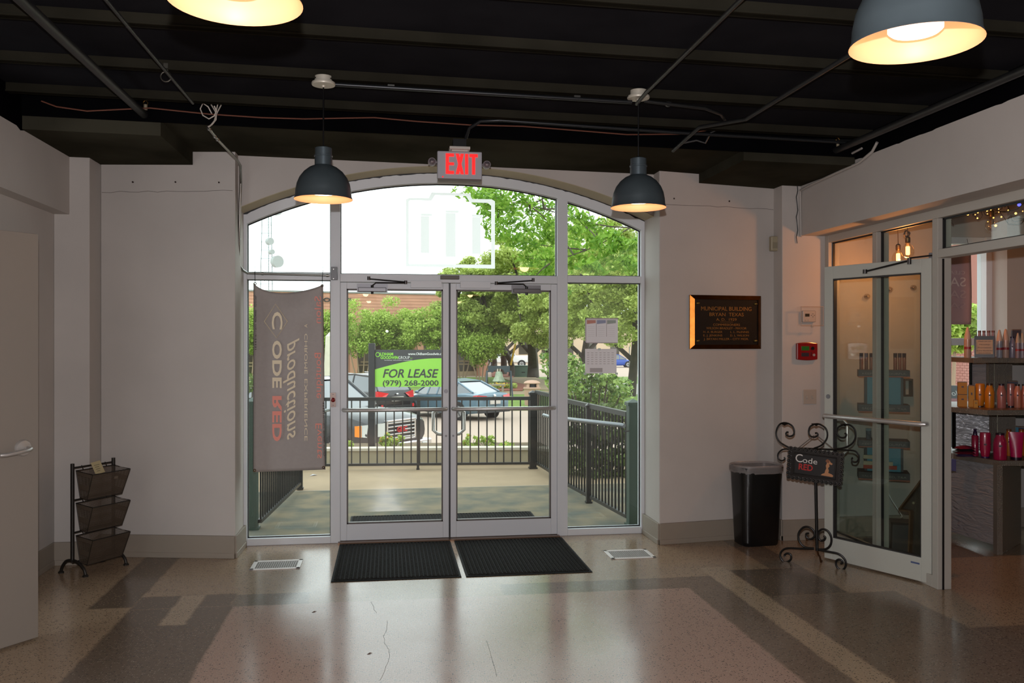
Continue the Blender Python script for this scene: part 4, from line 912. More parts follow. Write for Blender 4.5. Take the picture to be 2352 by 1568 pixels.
nt.links.new(tb.outputs[0], mx.inputs[1]); nt.links.new(pb.outputs[0], mx.inputs[2]); nt.links.new(mx.outputs[0], nt.nodes['Material Output'].inputs[0])
for zt_ in (.735, .505, .275):
    zb_ = zt_ - .19; bk = empty('basket', (0, 0, 0)); bk.parent = t; bw = .162
    v = [(-bw, -.02, zt_), (bw, -.02, zt_), (bw + .0, -.185, zt_ - .02), (-bw, -.185, zt_ - .02), (-bw + .012, -.045, zb_), (bw - .012, -.045, zb_), (bw - .012, -.115, zb_ - .012), (-bw + .012, -.115, zb_ - .012)]
    f = [(0, 4, 5, 1), (1, 5, 6, 2), (2, 6, 7, 3), (3, 7, 4, 0), (4, 7, 6, 5)]
    MB().add(v, f).build('mesh', mesh_m, bk)
    r = MB(); r.tube(v[:4], .004, 6, closed=True); r.tube(v[4:], .003, 6, closed=True)
    for k in range(4): r.tube([v[k], v[k + 4]], .0025, 6)
    r.build('rim', mat('dark_bronze', '2a2622', .45, .5), bk)
    for x_ in (-.10, .10): MB().tube([(x_, 0, zt_ + .03), (x_, -.012, zt_ + .01), (x_, -.02, zt_)], .003, 6).build('hook', mat('dark_bronze', '2a2622', .45, .5), bk)
nt_ = empty('note', (0, 0, 0)); nt_.location = RO; nt_.rotation_euler = (0, 0, ry); tag(nt_, 'pale yellow handwritten note taped to the top basket', 'note')
MB().add([(-.045, -.025, .775), (.035, -.025, .785), (.05, -.06, .70), (-.03, -.06, .69)], [(0, 3, 2, 1)]).build('sheet', mat('yellow_note', 'b0a27c', .8), nt_)
b = MB()
for k in range(4): zz = .755 - k * .014; b.bar((-.025 + .004 * k, -.037 - k * .005, zz), (.02 - .006 * (k % 2), -.037 - k * .005, zz + .004), .001, .003)
b.build('handwriting', mat('pen_ink', '55503f', .8), nt_)
o = MB().box(.055, .085, -.150, -.146, .655, .672).build('price_tag', mat('tag_cream', 'b5a48e', .7), t); 

# ================================================================= SHOP: shelf unit with products
def brushed(name, col='b2b2b6'):
    m = bpy.data.materials.new(name); m.use_nodes = True; nt = m.node_tree; L = nt.links; b = nt.nodes['Principled BSDF']; b.inputs['Metallic'].default_value = .5; b.inputs['Roughness'].default_value = .4; b.inputs['Base Color'].default_value = lin(col)
    tc = nt.nodes.new('ShaderNodeTexCoord'); mp = nt.nodes.new('ShaderNodeMapping'); mp.inputs['Scale'].default_value = (3, 3, 14); L.new(tc.outputs['Object'], mp.inputs[0])
    n = nt.nodes.new('ShaderNodeTexNoise'); n.inputs['Scale'].default_value = 1.6; n.inputs['Detail'].default_value = 3; n.inputs['Distortion'].default_value = 1.8; L.new(mp.outputs[0], n.inputs['Vector'])
    bp = nt.nodes.new('ShaderNodeBump'); bp.inputs['Strength'].default_value = .7; bp.inputs['Distance'].default_value = .03; L.new(n.outputs['Fac'], bp.inputs['Height']); L.new(bp.outputs[0], b.inputs['Normal']); return m
def diamond(name):
    m = bpy.data.materials.new(name); m.use_nodes = True; nt = m.node_tree; L = nt.links; b = nt.nodes['Principled BSDF']; b.inputs['Metallic'].default_value = .6; b.inputs['Roughness'].default_value = .38; b.inputs['Base Color'].default_value = lin('8d867c')
    tc = nt.nodes.new('ShaderNodeTexCoord'); n = nt.nodes.new('ShaderNodeTexVoronoi'); n.inputs['Scale'].default_value = 80; n.inputs['Randomness'].default_value = .35; L.new(tc.outputs['Object'], n.inputs['Vector'])
    mr = nt.nodes.new('ShaderNodeMapRange'); mr.inputs[1].default_value = .2; mr.inputs[2].default_value = .35; mr.inputs[3].default_value = 1; mr.inputs[4].default_value = 0; L.new(n.outputs['Distance'], mr.inputs[0])
    bp = nt.nodes.new('ShaderNodeBump'); bp.inputs['Strength'].default_value = .6; bp.inputs['Distance'].default_value = .004; L.new(mr.outputs[0], bp.inputs['Height']); L.new(bp.outputs[0], b.inputs['Normal']); return m
BRU = brushed('brushed_swirl_aluminium'); DIA = diamond('diamond_plate')
su_ = empty('shelf_unit', (4.9, 6.5, 0)); tag(su_, 'metal display unit with brushed panels and three diamond plate edged shelves', 'shelves')
def U(mb, name, m, **k): return lp(mb.build(name, m, **k), su_)
A = Vector((4.70, 6.16, 0)); B_ = Vector((4.665, 6.74, 0)); C_ = Vector((5.13, 6.47, 0))
U(MB().bar(A + Vector((0, .02, .375)), B_ + Vector((0, 0, .375)), .01, .63), 'panel', BRU)
U(MB().bar(A + Vector((.02, 0, .35)), C_ + Vector((0, 0, .35)), .01, .69), 'panel', DIA)
U(MB().box(4.67, 4.715, 6.14, 6.185, 0, .70), 'post', DIA)
for (a, c, yt, yb, z0, z1) in [(2192, 2272, 960, 1050, 7.40, 7.24), (2231, 2265, 830, 930, 7.45, 7.32)]:
    p, q_ = DP(a, 800, z0), DP(c, 800, z1); zl, zh = (.74, 1.09) if z0 < 7.42 else (1.14, 1.50)
    U(MB().bar(Vector((p.x, p.y, (zl + zh) / 2)), Vector((q_.x, q_.y, (zl + zh) / 2)), .008, zh - zl), 'panel', BRU)
    U(MB().box(q_.x, q_.x + .05, q_.y - .03, q_.y + .03, zl, zh), 'post', DIA)
    U(MB().box(p.x - .012, p.x + .006, p.y - .012, p.y + .012, zl, zh), 'edge_strip', BLKMET)
    U(MB().bar(Vector((q_.x + .06, q_.y - .02, (zl + zh) / 2)), Vector((q_.x + .20, q_.y - .05, (zl + zh) / 2)), .01, zh - zl), 'panel', DIA)
for poly, z in [([(4.69, 6.15), (6.2, 5.93), (6.2, 7.0), (4.70, 7.0), (4.60, 6.70)], .724), ([(4.55, 6.09), (6.2, 5.88), (6.2, 7.0), (4.60, 7.0), (4.46, 6.45)], 1.123), ([(4.60, 6.32), (6.2, 6.08), (6.2, 7.0), (4.80, 7.0), (4.68, 6.7)], 1.518)]:
    U(MB().prism(poly[::1], z - .038, z), 'shelf', DIA); cen = Vector((5.4, 6.6, 0))
    U(MB().prism([(x + (cen.x - x) * .01, y + (cen.y - y) * .01) for x, y in poly], z, z + .002), 'shelf_top', mat('brown_shelf_top', '5e4a3c', .4))
U(MB().box(5.6, 6.1, 6.5, 6.95, 0, 1.5), 'core', DIA)
def prod(kind, px, by_, top, w, z, col, label, cap=None, grp=None, capm=None, ylift=0):
    """a bottle / tube / box standing on shelf height z, seen at pixel column px with its foot at row by_"""
    p = PZ(px, by_, z + .002); dep = p.x * _s + p.y * _c; k = dep / F_PX; h_ = (by_ - top) * k; r_ = w * k / 2
    t = empty(kind, p, -R(30)); m = mat('product_' + col, col, .3, coat=.3) if not isinstance(col, bpy.types.Material) else col
    cm2 = mat('cap_' + (cap or '2a1a22'), cap or '2a1a22', .3)
    cat = {'bottle': 'bottle', 'pump_bottle': 'bottle', 'inverted_bottle': 'bottle', 'squeeze_tube': 'tube', 'carton': 'box', 'cone_bottle': 'bottle'}[kind]
    if kind == 'bottle':
        MB().lathe([(r_ * .93, 0), (r_, .008), (r_, h_ * .62), (r_ * .9, h_ * .74), (r_ * .62, h_ * .88), (r_ * .6, h_ * .93)], n=20).build('body', m, t, smooth=True, ang=50)
        MB().lathe([(r_ * .66, h_ * .93), (r_ * .68, h_), (r_ * .2, h_ * 1.0)], n=20).build('cap', cm2, t, smooth=True)
    elif kind == 'pump_bottle':
        MB().lathe([(r_ * .95, 0), (r_, .006), (r_, h_ * .74), (r_ * .8, h_ * .77)], n=20).build('body', m, t, smooth=True, ang=50)
        MB().lathe([(r_ * .62, h_ * .76), (r_ * .55, h_ * .90), (r_ * .35, h_ * .93), (r_ * .5, h_), (r_ * .1, h_)], n=16).build('pump', cm2, t, smooth=True, ang=50)
    elif kind == 'inverted_bottle':
        MB().lathe([(r_ * .75, 0), (r_ * .75, h_ * .06)], n=20).build('cap', cm2, t)
        MB().lathe([(r_ * .7, h_ * .06), (r_ * .78, h_ * .12), (r_, h_ * .34), (r_ * 1.0, h_ * .93), (r_ * .88, h_ * .99), (r_ * .1, h_)], n=20, sy=.7).build('body', m, t, smooth=True, ang=50)
    elif kind == 'squeeze_tube':
        MB().lathe([(r_ * .7, 0), (r_ * .72, h_ * .10)], n=20).build('cap', cm2, t)
        rings = [([(r_ * .75 * math.cos(2 * PI * k / 20) * (1 + .3 * s), r_ * .75 * math.sin(2 * PI * k / 20) * (1 - .93 * s)) for k in range(20)], h_ * (.1 + .9 * s)) for s in (0, .2, .5, .8, 1)]
        loft(rings, True, True).build('body', m, t, smooth=True, ang=60)
    elif kind == 'cone_bottle':
        MB().lathe([(r_ * .95, 0), (r_, .005), (r_, h_ * .6)], n=18).build('body', m, t, smooth=True, ang=50)
        MB().lathe([(r_ * .98, h_ * .6), (r_ * .85, h_ * .74), (r_ * .5, h_ * .9), (r_ * .3, h_ * .985), (r_ * .1, h_)], n=18).build('cap', cm2, t, smooth=True, ang=50)
        MB().lathe([(r_ * 1.01, h_ * .28), (r_ * 1.01, h_ * .36)], n=18).build('label_dots', mat('dots_red', '8a2a30', .4), t)
    elif kind == 'carton':
        MB().box(-r_, r_, -r_, r_, 0, h_).build('box', mat('carton_' + col, col, .6), t, bevel=.001); MB().box(-r_ * .25, r_ * .25, -r_ - .001, -r_, h_ * .55, h_ * .66).build('emblem', mat('emblem_dark', '3a2430', .5), t)
        MB().box(-r_ * 1.002, r_ * 1.002, -r_ * 1.002, r_ * 1.002, h_ * .96, h_ * 1.001).build('lid_edge', mat('edge_brown', '5e3e20', .5), t)
    if kind in ('bottle', 'inverted_bottle'):
        MB().box(-r_ * .3, r_ * .2, -r_ * (1.03 if kind == 'bottle' else .73), -r_ * .6, h_ * .50, h_ * .56).build('emblem', mat('emblem_dark', '3a2430', .5), t)
    tag(t, label, cat, grp); return t
G1, G2, G3 = 'products on the lowest shelf', 'products on the middle shelf', 'products on the top shelf'
prod('pump_bottle', 2239.6, 1046, 985, 15, .724, '8c1238', 'slim magenta pump bottle on the lowest shelf', '2a1a38', G1)
prod('inverted_bottle', 2263, 1051, 992, 23, .724, 'a0143c', 'magenta flat bottle standing cap down beside the pump bottle', '3a1a48', G1)
prod('bottle', 2297, 1055, 994, 28, .724, '9a1440', 'wide magenta bottle with dark cap at the front of the lowest shelf', '2a1224', G1)
prod('squeeze_tube', 2334, 1055, 992, 32, .724, 'a8144a', 'shiny magenta squeeze tube standing on its dark cap', '240f1e', G1)
prod('bottle', 2317, 1046, 985, 16, .724, 'a85a10', 'orange bottle half hidden behind the magenta tube', '6a3a20', G1)
prod('bottle', 2346, 1045, 985, 16, .724, 'a85a10', 'orange bottle behind the tube at the right edge', '7a3f18', G1)
prod('carton', 2330, 1032, 978, 14, .724, '1f6f86', 'teal box at the back of the lowest shelf', None, G1); prod('carton', 2347, 1032, 979, 16, .724, '17304f', 'navy box at the back of the lowest shelf', None, G1)
p = PZ(2216, 1046, .73)
for k, (c_, lab) in enumerate([('3a2c4a', 'dark purple pouch at the bottom of the pile on the lowest shelf'), ('5a1226', 'dark red pouch in the middle of the pile on the lowest shelf'), ('1c1418', 'black pouch near the top of the pile on the lowest shelf'), ('6a1230', 'dark red pouch on top of the pile on the lowest shelf')]):
    b = MB().grid(lambda u, v: (-.07 + .14 * u, -.05 + .1 * v, .024 * math.sin(PI * u) ** .5 * math.sin(PI * v) ** .5), 8, 6); b.grid(lambda u, v: (-.07 + .14 * u, -.05 + .1 * v, 0), 1, 1)
    tag(b.build('pouch', mat('pouch_' + c_, c_, .5), None, (p.x, p.y, .727 + k * .021), -.4 + k * .12, smooth=True), lab, 'pouch', 'pile of pouches')
GOLD, ORN, PINKB = 'a8720a', 'b87018', '9c6058'
p = prod('carton', 2210, 933, 905, 19, 1.123, GOLD, 'gold square carton, lower of the stacked pair', None, G2)
k_ = (p.location.x * _s + p.location.y * _c) / F_PX; p2 = copy_tree(p, None, p.location + Vector((0, 0, 28.4 * k_)), None, 'gold square carton, upper of the stacked pair')
prod('carton', 2231, 934, 884, 12, 1.123, 'b07c12', 'slim tall gold carton beside the stacked pair', None, G2)
prod('carton', 2241, 936, 918, 9, 1.123, 'b07c12', 'small gold carton in front of the orange cap-down bottle', None, G2)
prod('inverted_bottle', 2251, 934.5, 880, 20, 1.123, ORN, 'orange flat bottle standing cap down on the middle shelf', '3c2a20', G2)
prod('bottle', 2273, 936, 880.5, 20, 1.123, ORN, 'orange bottle with dark flat cap on the middle shelf', '3c2a20', G2)
prod('bottle', 2300, 936.5, 881, 19, 1.123, PINKB, 'copper pink bottle with dark cap on the middle shelf', '2a1c28', G2)
prod('inverted_bottle', 2321.5, 935, 880, 16, 1.123, PINKB, 'copper pink bottle standing cap down on the middle shelf', '2a1c28', G2)
prod('bottle', 2337, 936, 882, 14.5, 1.123, 'b8735c', 'slim copper bottle with black cap on the middle shelf', '161214', G2)
prod('bottle', 2352, 936, 882, 13, 1.123, 'b06048', 'slim copper bottle cut by the right edge of the middle shelf', '161214', G2)
prod('carton', 2325, 928, 874, 20, 1.123, '3a3444', 'dark grey box behind the copper bottles', None, G2)
prod('cone_bottle', 2222.5, 821.5, 750.7, 15, 1.518, 'a58878', 'tall peach capped bottle alone at the left of the top shelf', 'b39c8e', G3)
for px, cp_, lab in [(2250, '5a2c20', 'first brown-capped bottle behind the framed card'), (2260, '5a2c20', 'second brown-capped bottle behind the framed card'), (2271, '6a3424', 'third brown-capped bottle behind the framed card'), (2281, '6a3424', 'brown-capped silver bottle right of the framed card')]:
    prod('bottle', px, 820, 759, 10, 1.518, '8a7480', lab, cp_, G3)
prod('cone_bottle', 2295.5, 821.5, 757, 13, 1.518, '8a8a92', 'silver cone-capped bottle, nearest the framed card', 'b8a294', G3)
prod('cone_bottle', 2310, 821.5, 755, 14, 1.518, 'a8887a', 'peach cone-capped bottle, second from the framed card', 'b59888', G3)
prod('bottle', 2325, 821.5, 773, 13, 1.518, '77707e', 'short silver bottle with dark purple cap on the top shelf', '2c2038', G3)
prod('carton', 2334, 818, 756, 18, 1.518, '2c1c28', 'dark plum box at the back of the top shelf', None, G3)
prod('cone_bottle', 2338, 822, 764, 10, 1.518, '7e7078', 'thin silver bottle with beige tip near the right of the top shelf', 'a89684', G3)
prod('cone_bottle', 2348, 822, 764, 10, 1.518, '8a8088', 'thin silver bottle with beige tip at the right edge of the top shelf', 'b09c88', G3)
a, c = DP(2241, 818.6, 6.95), DP(2281, 768, 6.95); t = empty('card_frame', DP(2261, 818.6, 6.9)); t.rotation_euler = (0, 0, -R(33)); t.location.z = 1.522; tag(t, 'black framed promotion card standing on the top shelf', 'card')
w, h_ = .071, .172; TM = Matrix.Rotation(-.10, 4, 'X')
MB().box(-w, w, -.004, .004, 0, h_, TM).build('frame', mat('card_black', '1c1a1a', .3), t); MB().box(-w * .86, w * .84, -.0055, -.004, h_ * .16, h_ * .82, TM).build('card', mat('card_beige', 'a3917c', .7), t)
for s, z_, wd in [('Check out our', .73, .09), ('Monthly', .58, .075), ('Promotions', .44, .095), ('on your favorite hair', .30, .115), ('care products', .19, .09)]:
    o = text(s, .013, mat('card_ink', '5a3c34', .7), 'lettering', t, Matrix.Identity(4), shear=.2); L = max(v.co.x for v in o.data.vertices) - min(v.co.x for v in o.data.vertices)
    o.data.transform(TM @ front(0, -.006, h_ * z_) @ Matrix.Diagonal((wd / L, 1, 1, 1)))
p = DP(2188, 1054, 6.62); t = MB().box(-.025, .025, -.001, .001, -.09, 0).build('hang_tag', mat('purple_tag', '3c3560', .5), None, p, -R(50)); tag(t, 'purple tag hanging below the lowest shelf', 'tag')
MB().tube([(0, 0, 0), (0, .01, .06)], .0008, 4).build('string', PAPER, t)

# shop banner, mirrored writing
sb0, sb1 = PY(2127, 572, 7.2), PY(2231, 745, 7.2)
t = empty('shop_banner', ((sb0.x + sb1.x) / 2, 7.2, sb1.z)); tag(t, 'dusty mauve sale banner with mirrored writing in the shop window', 'banner'); w = (sb1.x - sb0.x) / 2; h_ = sb0.z - sb1.z
MB().grid(lambda u, v: (-w + 2 * w * u, .006 * math.sin(9 * u + 5 * v), h_ * v), 12, 20).build('cloth', mat('mauve_vinyl', 'b09294', .6), t, smooth=True).modifiers.new('t', 'SOLIDIFY').thickness = .001
MI = Matrix.Diagonal((-1, 1, 1, 1))
for s, px0, px1, y, hh_ in [('CLEARANCE', 2131, 2215, 629, 8), ('SALE', 2146, 2217, 657, 21), ('SALE', 2146, 2217, 684, 18), ('SALE', 2146, 2217, 708, 14)]:
    o = text(s, hh_ * .0040 / .72, mat('mauve_print_%d' % y, {629: 'cbb4b0', 657: 'd8c4be', 684: 'bfa3a2', 708: 'b99c9c'}[y], .6), 'lettering', t, Matrix.Identity(4)); L = max(v.co.x for v in o.data.vertices) - min(v.co.x for v in o.data.vertices)
    a, c = PY(px0, y, 7.2), PY(px1, y, 7.2); o.data.transform(front((a.x + c.x) / 2 - t.location.x, -.009, a.z - t.location.z) @ MI @ Matrix.Diagonal(((c.x - a.x) / L, 1, 1, 1)))
for x_ in (-w + .02, w - .02): MB().tube([(x_, 0, h_), (x_, .03, 2.58 - sb1.z)], .002, 5).build('tie', BLKPL, t)

# shop lamps: two lit filament bulbs on twisted cords
def fbulb(p, top, lit, lab, s=1.0):
    t = empty('filament_bulb', p); tag(t, lab, 'bulb', 'filament bulbs in the shop')
    pr_ = [(.001, -.055), (.02, -.051), (.038, -.035), (.047, -.01), (.046, .01), (.036, .033), (.02, .052), (.015, .062)]
    MB.capb = MB.capt = False
    MB().lathe([(r * s, z * s) for r, z in pr_], n=20).build('glass', BULBGLASS, t, smooth=True); MB.capb = MB.capt = True
    MB().lathe([(.016, .06), (.019, .065), (.019, .10), (.010, .11)], n=16).build('socket', mat('dark_brass', '6a5234', .35, .9), t, smooth=True)
    MB().lathe([(.013, -.03), (.015, -.02), (.015, .03), (.012, .035)], n=10).build('filament', mat('filament_lit', 'ffb060', .5, emit=('ff9a45', 14.0)) if lit else mat('filament_dark', '6a5a48', .5), t)
    MB().tube(smooth([(0, 0, .105), (.004, .01, .2), (-.01, 0, .35), (0, 0, top - p.z)], 4), .003, 6).build('cord', mat('brown_cord', '4a3a30', .7), t)
    return t
pb1, pb2 = DP(2063, 592, 6.9), DP(2085, 576, 6.7)
fbulb(pb1, 3.2, True, 'lit filament bulb hanging lower left of the pair'); fbulb(pb2, 3.2, True, 'lit filament bulb hanging upper right of the pair')
ck = MB().tube([(.022 * math.cos(k * .7), .012 * math.sin(k * 1.3), .022 * math.sin(k * .7) + .0) for k in range(20)], .005, 6).build('cord_knot', mat('brown_cord', '4a3a30', .7), None, DP(2082, 536, 6.7), smooth=True); tag(ck, 'dark knotted cord coil above the upper filament bulb', 'cord')
el = bpy.data.lights.new('shop_lamp_light', 'POINT'); el.energy = 17; el.color = (1, .33, .09); el.shadow_soft_size = .06
eo = bpy.data.objects.new('shop_lamp_light', el); COL.objects.link(eo); eo.location = (pb1 + pb2) / 2 + Vector((0, -.03, -.1))
for px, py, lab in [(1990, 681, 'left clear glass knob on the shop pier'), (2042, 665, 'middle clear glass knob on the shop pier'), (2096, 661, 'right clear glass knob on the shop pier')]:
    p = PY(px, py, 6.875); t = empty('glass_knob', p); tag(t, lab, 'knob', 'glass knobs on the shop pier')
    MB().ball((0, -.012, 0), .026, 16, 10).build('globe', glass_mat('knob_glass', (.95, .9, .86), .15), t, smooth=True); MB().tube([(0, .025, 0), (0, -.012, 0)], .006, 8).build('stem', BRASS, t)
for xx, yy, ll in ((6.3, 4.9, 'added unseen gunmetal dome pendant brightening the shop, nearest its shelves'), (6.3, 2.4, 'added unseen gunmetal dome pendant brightening the shop, deep inside'), (8.3, 5.2, 'added unseen gunmetal dome pendant brightening the shop, by the far wall')): pendant((xx, yy), 2.55, 3.1, ll, energy=9)  # extra pendants out of view, added to brighten the dim shop
# string lights
t = empty('string_lights', DP(2265, 500, 6.9)); tag(t, 'tangle of dark branches and tiny string lights under the shop ceiling', 'lights')
rg = random.Random(11); o0 = t.location; nodes_ = [Vector((rg.uniform(-.38, .95), rg.uniform(-.35, .5), rg.uniform(.02, .22))) for _ in range(70)]
b = MB()
for k in range(150):
    a = rg.choice(nodes_); c = min((n for n in nodes_ if n is not a), key=lambda n: (n - a).length * rg.uniform(.6, 2))
    m_ = (a + c) / 2 + Vector((rg.uniform(-.05, .05), rg.uniform(-.05, .05), rg.uniform(-.06, .0))); b.tube(smooth([a, m_, c], 3), .0028, 4)
o = b.build('twigs', mat('dark_twig', '241b14', .7), t); o['kind'] = 'stuff'
LB1 = mat('fairy_warm', 'ffd590', .4, emit=('ffb055', 5.0)); LB2 = mat('fairy_blue', '8080ff', .4, emit=('4a50e0', 3.0))
fpt = [(2193, 496), (2206, 491), (2223, 492), (2240, 493), (2246, 488), (2267, 484), (2276, 482), (2294, 480), (2294, 487), (2316, 483), (2333, 490), (2349, 485), (2282, 500), (2268, 491), (2269, 509), (2287, 518), (2245, 501), (2300, 498)]
f0 = None
for i, (px, py) in enumerate(fpt):
    p = DP(px, py, 6.9 + rg.uniform(-.25, .25)) - o0; r_ = rg.choice((.004, .006, .009))
    MB().ball((0, 0, 0), r_, 8, 6).build('fairy_bulb', LB1, t, p)
for px, py in [(2286, 467), (2341, 470)]: MB().ball((0, 0, 0), .014, 8, 6).build('fairy_bulb', LB2, t, DP(px, py, 6.9) - o0)
fbulb(DP(2278, 515, 6.8), 3.2, False, 'unlit clear bulb hanging under the string lights')

# cardboard display of small bottles behind the side light
t = empty('product_display', (3.985, 6.58, 0), -R(27)); tag(t, 'slim cardboard display stand with teal panels seen through the shop glass', 'display')
KD = mat('display_black', '28262a', .5); TL = mat('display_teal', '2f7a90', .45)
MB().box(-.02, .02, -.02, .02, 0, .54).build('pole', KD, t); MB().box(-.14, .14, -.12, .12, 0, .02).build('base', KD, t)
for zl, zu, zt2 in [(.54, .80, .855), (1.083, 1.365, 1.42)]:
    MB().box(-.19, .19, -.12, .10, zl, zl + .06).build('tray', KD, t); MB().box(-.19, .19, -.12, .10, zu, zt2).build('tray', KD, t)
    MB().box(-.14, .15, -.03, .05, zl + .06, zu).build('panel', KD, t); MB().box(-.12, .13, -.034, -.03, zl + .06, zu).build('picture', TL, t)
    for z_ in (zl, zu): MB().box(-.19, .19, -.122, -.12, z_, z_ + .006).build('trim', mat('display_orange', 'a04f2c', .5), t)
    for s, z_ in (('KEEP IT COLOURFUL', zu + .02), ('SALON-TESTED, T&A', zl + .022)):
        o = text(s, .022, mat('display_ink', '7d7a76', .6), 'lettering', t, Matrix.Identity(4)); L = max(v.co.x for v in o.data.vertices) * 2; o.data.transform(front(0, -.123, z_) @ Matrix.Diagonal((.33 / L, 1, 1, 1)))
for z_, c_ in ((.62, 'a03a24'), (.65, 'b5a88e'), (.70, 'b5a88e')): MB().box(-.15, .12 - (z_ - .6), -.06, -.036, z_, z_ + .03).build('striped_bag', mat('bag_' + c_, c_, .6), t)
MB().box(-.02, .02, -.02, .02, .84, 1.09).build('pole', KD, t)
spots = [(-.165, 0), (-.125, .03), (-.09, -.01), (-.05, .02), (-.01, -.02), (.03, .01), (.09, 0), (.125, .02), (.155, -.01)]
sl = ['leftmost small bottle on top of the display stand', 'second small bottle from the left on top of the display stand', 'third small bottle from the left on top of the display stand', 'fourth small bottle from the left on top of the display stand', 'fifth small bottle from the left, left of the gap on the display stand', 'small bottle just before the gap on top of the display stand', 'first clear small bottle right of the gap on the display stand', 'middle clear small bottle right of the gap on the display stand', 'rightmost clear small bottle on top of the display stand']
for k, (x, y) in enumerate(spots):
    w2_ = t.matrix_basis @ Vector((x, y - .03, 1.421)); bt_ = empty('bottle', w2_)
    MB().lathe([(.013, 0), (.014, .004), (.014, .10)], n=12).build('body', mat('small_bottle_glass', '8a5a48' if k < 6 else '8f8a86', .2), bt_, smooth=True, ang=50); MB().lathe([(.0145, .10), (.0145, .135)], n=12).build('cap', mat('cap_dark_red', '2e1614', .3), bt_)
    tag(bt_, sl[k], 'bottle', 'small bottles on the display stand')
for x in (-.11, -.03):
    w2_ = t.matrix_basis @ Vector((x, -.04, .856)); bt_ = empty('bottle', w2_); MB().lathe([(.02, 0), (.021, .004), (.021, .07)], n=12).build('body', mat('jar_grey', '4c5560', .2), bt_, smooth=True, ang=50); MB().lathe([(.022, .07), (.022, .09)], n=12).build('cap', mat('jar_cap', '6a8590', .3), bt_)
    tag(bt_, 'short grey bottle at the %s of the lower display tray' % ('left' if x < -.05 else 'middle'), 'bottle', 'short bottles on the lower tray')
# wooden marquee arrow
p = PZ(2096, 1300, 0); t = empty('arrow_sign', (3.86, 5.86, 0), -R(58)); tag(t, 'dark wooden up arrow marquee standing behind the shop glass', 'sign')
ar = [(-.085, 0), (.085, 0), (.085, .40), (.17, .40), (.0, .66), (-.17, .40), (-.085, .40)]; AM = Matrix.Rotation(-.08, 4, 'X') @ FRONT
MB().prism(ar, -.04, .0, AM).build('face', mat('dark_wood_arrow', '2a2116', .6, vary=(8, .4)), t)
b = MB()
for k in range(7): b.bar(AM @ Vector((ar[k][0], ar[k][1], .02)), AM @ Vector((ar[(k + 1) % 7][0], ar[(k + 1) % 7][1], .02)), .012, .06, (0, 1, 0))
b.build('edge', mat('rust_edge', '5a3a1c', .6), t)
for x, z in [(0, .08), (0, .2), (0, .32), (0, .44), (-.08, .46), (.08, .46), (0, .56)]: MB().ball(tuple(AM @ Vector((x, z, .008))), .011, 10, 6).build('bulb', mat('marquee_bulb', '8d8266', .2), t, smooth=True)
# small black stool-like box with cables behind the glass
o = loft([(rr_ring(.13, .09, .02), 0), (rr_ring(.12, .08, .02), .24), (rr_ring(.125, .085, .02), .26)], True, True).build('crate', mat('dark_crate', '1e1d1f', .5), None, (3.98, 6.25, 0), -.4); tag(o, 'low black crate on the floor behind the shop glass', 'crate')
run('cable', smooth([Vector((3.95, 6.5, .56)), Vector((4.05, 6.6, .4)), Vector((4.1, 6.5, .25)), Vector((4.0, 6.35, .27))], 5), .004, PAPER, 'white cable looping down to the crate behind the shop glass', 'cable', 6)
t = empty('wall_bracket', PY(2086, 890, 6.86)); tag(t, 'small grey metal bracket frame on the shop pier', 'bracket'); MB().box(-.04, .04, -.01, .04, .06, .075).box(-.04, .04, -.01, .04, -.075, -.06).box(-.04, -.03, -.01, .04, -.06, .06).box(.03, .04, -.01, .04, -.06, .06).build('frame', mat('bracket_grey', '5c5a54', .5, .5), t)
# ================================================================= OUTSIDE: ground
CONG = mat('grey_painted_concrete', '585b53', .9, vary=(3.2, .5), two='7a705c', spec=.15); CONB = mat('beige_concrete', '9a866a', .85, vary=(2.2, .15)); PAVE = mat('pinkish_paving', 'b09c8c', .85, vary=(60, .18))
LAWN = mat('lawn_green', '6f8a35', .95, vary=(1.5, .3)); MULCH = mat('red_mulch', '8a4f3c', .95, vary=(5, .35)); DIRT = mat('leaf_litter', '6a5a40', .95, vary=(3, .4)); CONW = mat('pale_cast_concrete', 'a99f86', .8, vary=(4, .15))
struct(MB().box(-2.6, 3.1, 7.40, 9.95, -.35, -.018).build('landing_1', CONG), 'grey painted concrete landing')
struct(MB().box(-7, 3.4, 9.95, 11.95, -.35, -.03).build('landing_2', CONB), 'beige concrete walk beyond the landing')
struct(MB().box(-2.62, 3.12, 9.935, 9.965, -.3, -.0175).build('trim_3', mat('joint_grey', '857d6e', .9)), 'joint between the two slabs')
g = MB(); prof = [(12.0, -.92), (20, -1.07), (30, -1.3), (140, -1.3)]; v = []
for y, z in prof: v += [(-90, y, z), (110, y, z)]
g.add(v, [(2 * i, 2 * i + 1, 2 * i + 3, 2 * i + 2) for i in range(3)]); gr = struct(g.build('ground', PAVE), 'pale pinkish paving of the street and parking')
struct(MB().box(3.15, 30, 7.5, 12.5, -1.2, -.75).build('ground_2', DIRT), 'leaf-littered soil beside the landing')
struct(MB().box(-30, -2.65, 7.5, 12.5, -1.2, -.75).build('ground_3', DIRT), 'soil left of the landing')
def patch(name, pix, z, m, lab, h_=.03):
    P_ = [PZ(px, py, z) for px, py in pix]; struct(MB().prism([(p.x, p.y) for p in P_], z - .08, z).build(name, m), lab)
patch('lawn_1', [(400, 940), (1140, 940), (1500, 937), (1700, 905), (300, 905)], -1.24, LAWN, 'grass strip beyond the parking'); patch('path_1', [(300, 905), (1700, 905), (1700, 897), (300, 897)], -1.235, CONB, 'concrete walk')
patch('lawn_2', [(200, 897), (1750, 897), (1750, 864), (200, 868)], -1.25, LAWN, 'lawn before the brick building')
patch('mulch_bed', [(1090, 896), (1200, 896), (1208, 882), (1180, 877), (1098, 880)], -1.19, MULCH, 'red mulch bed')
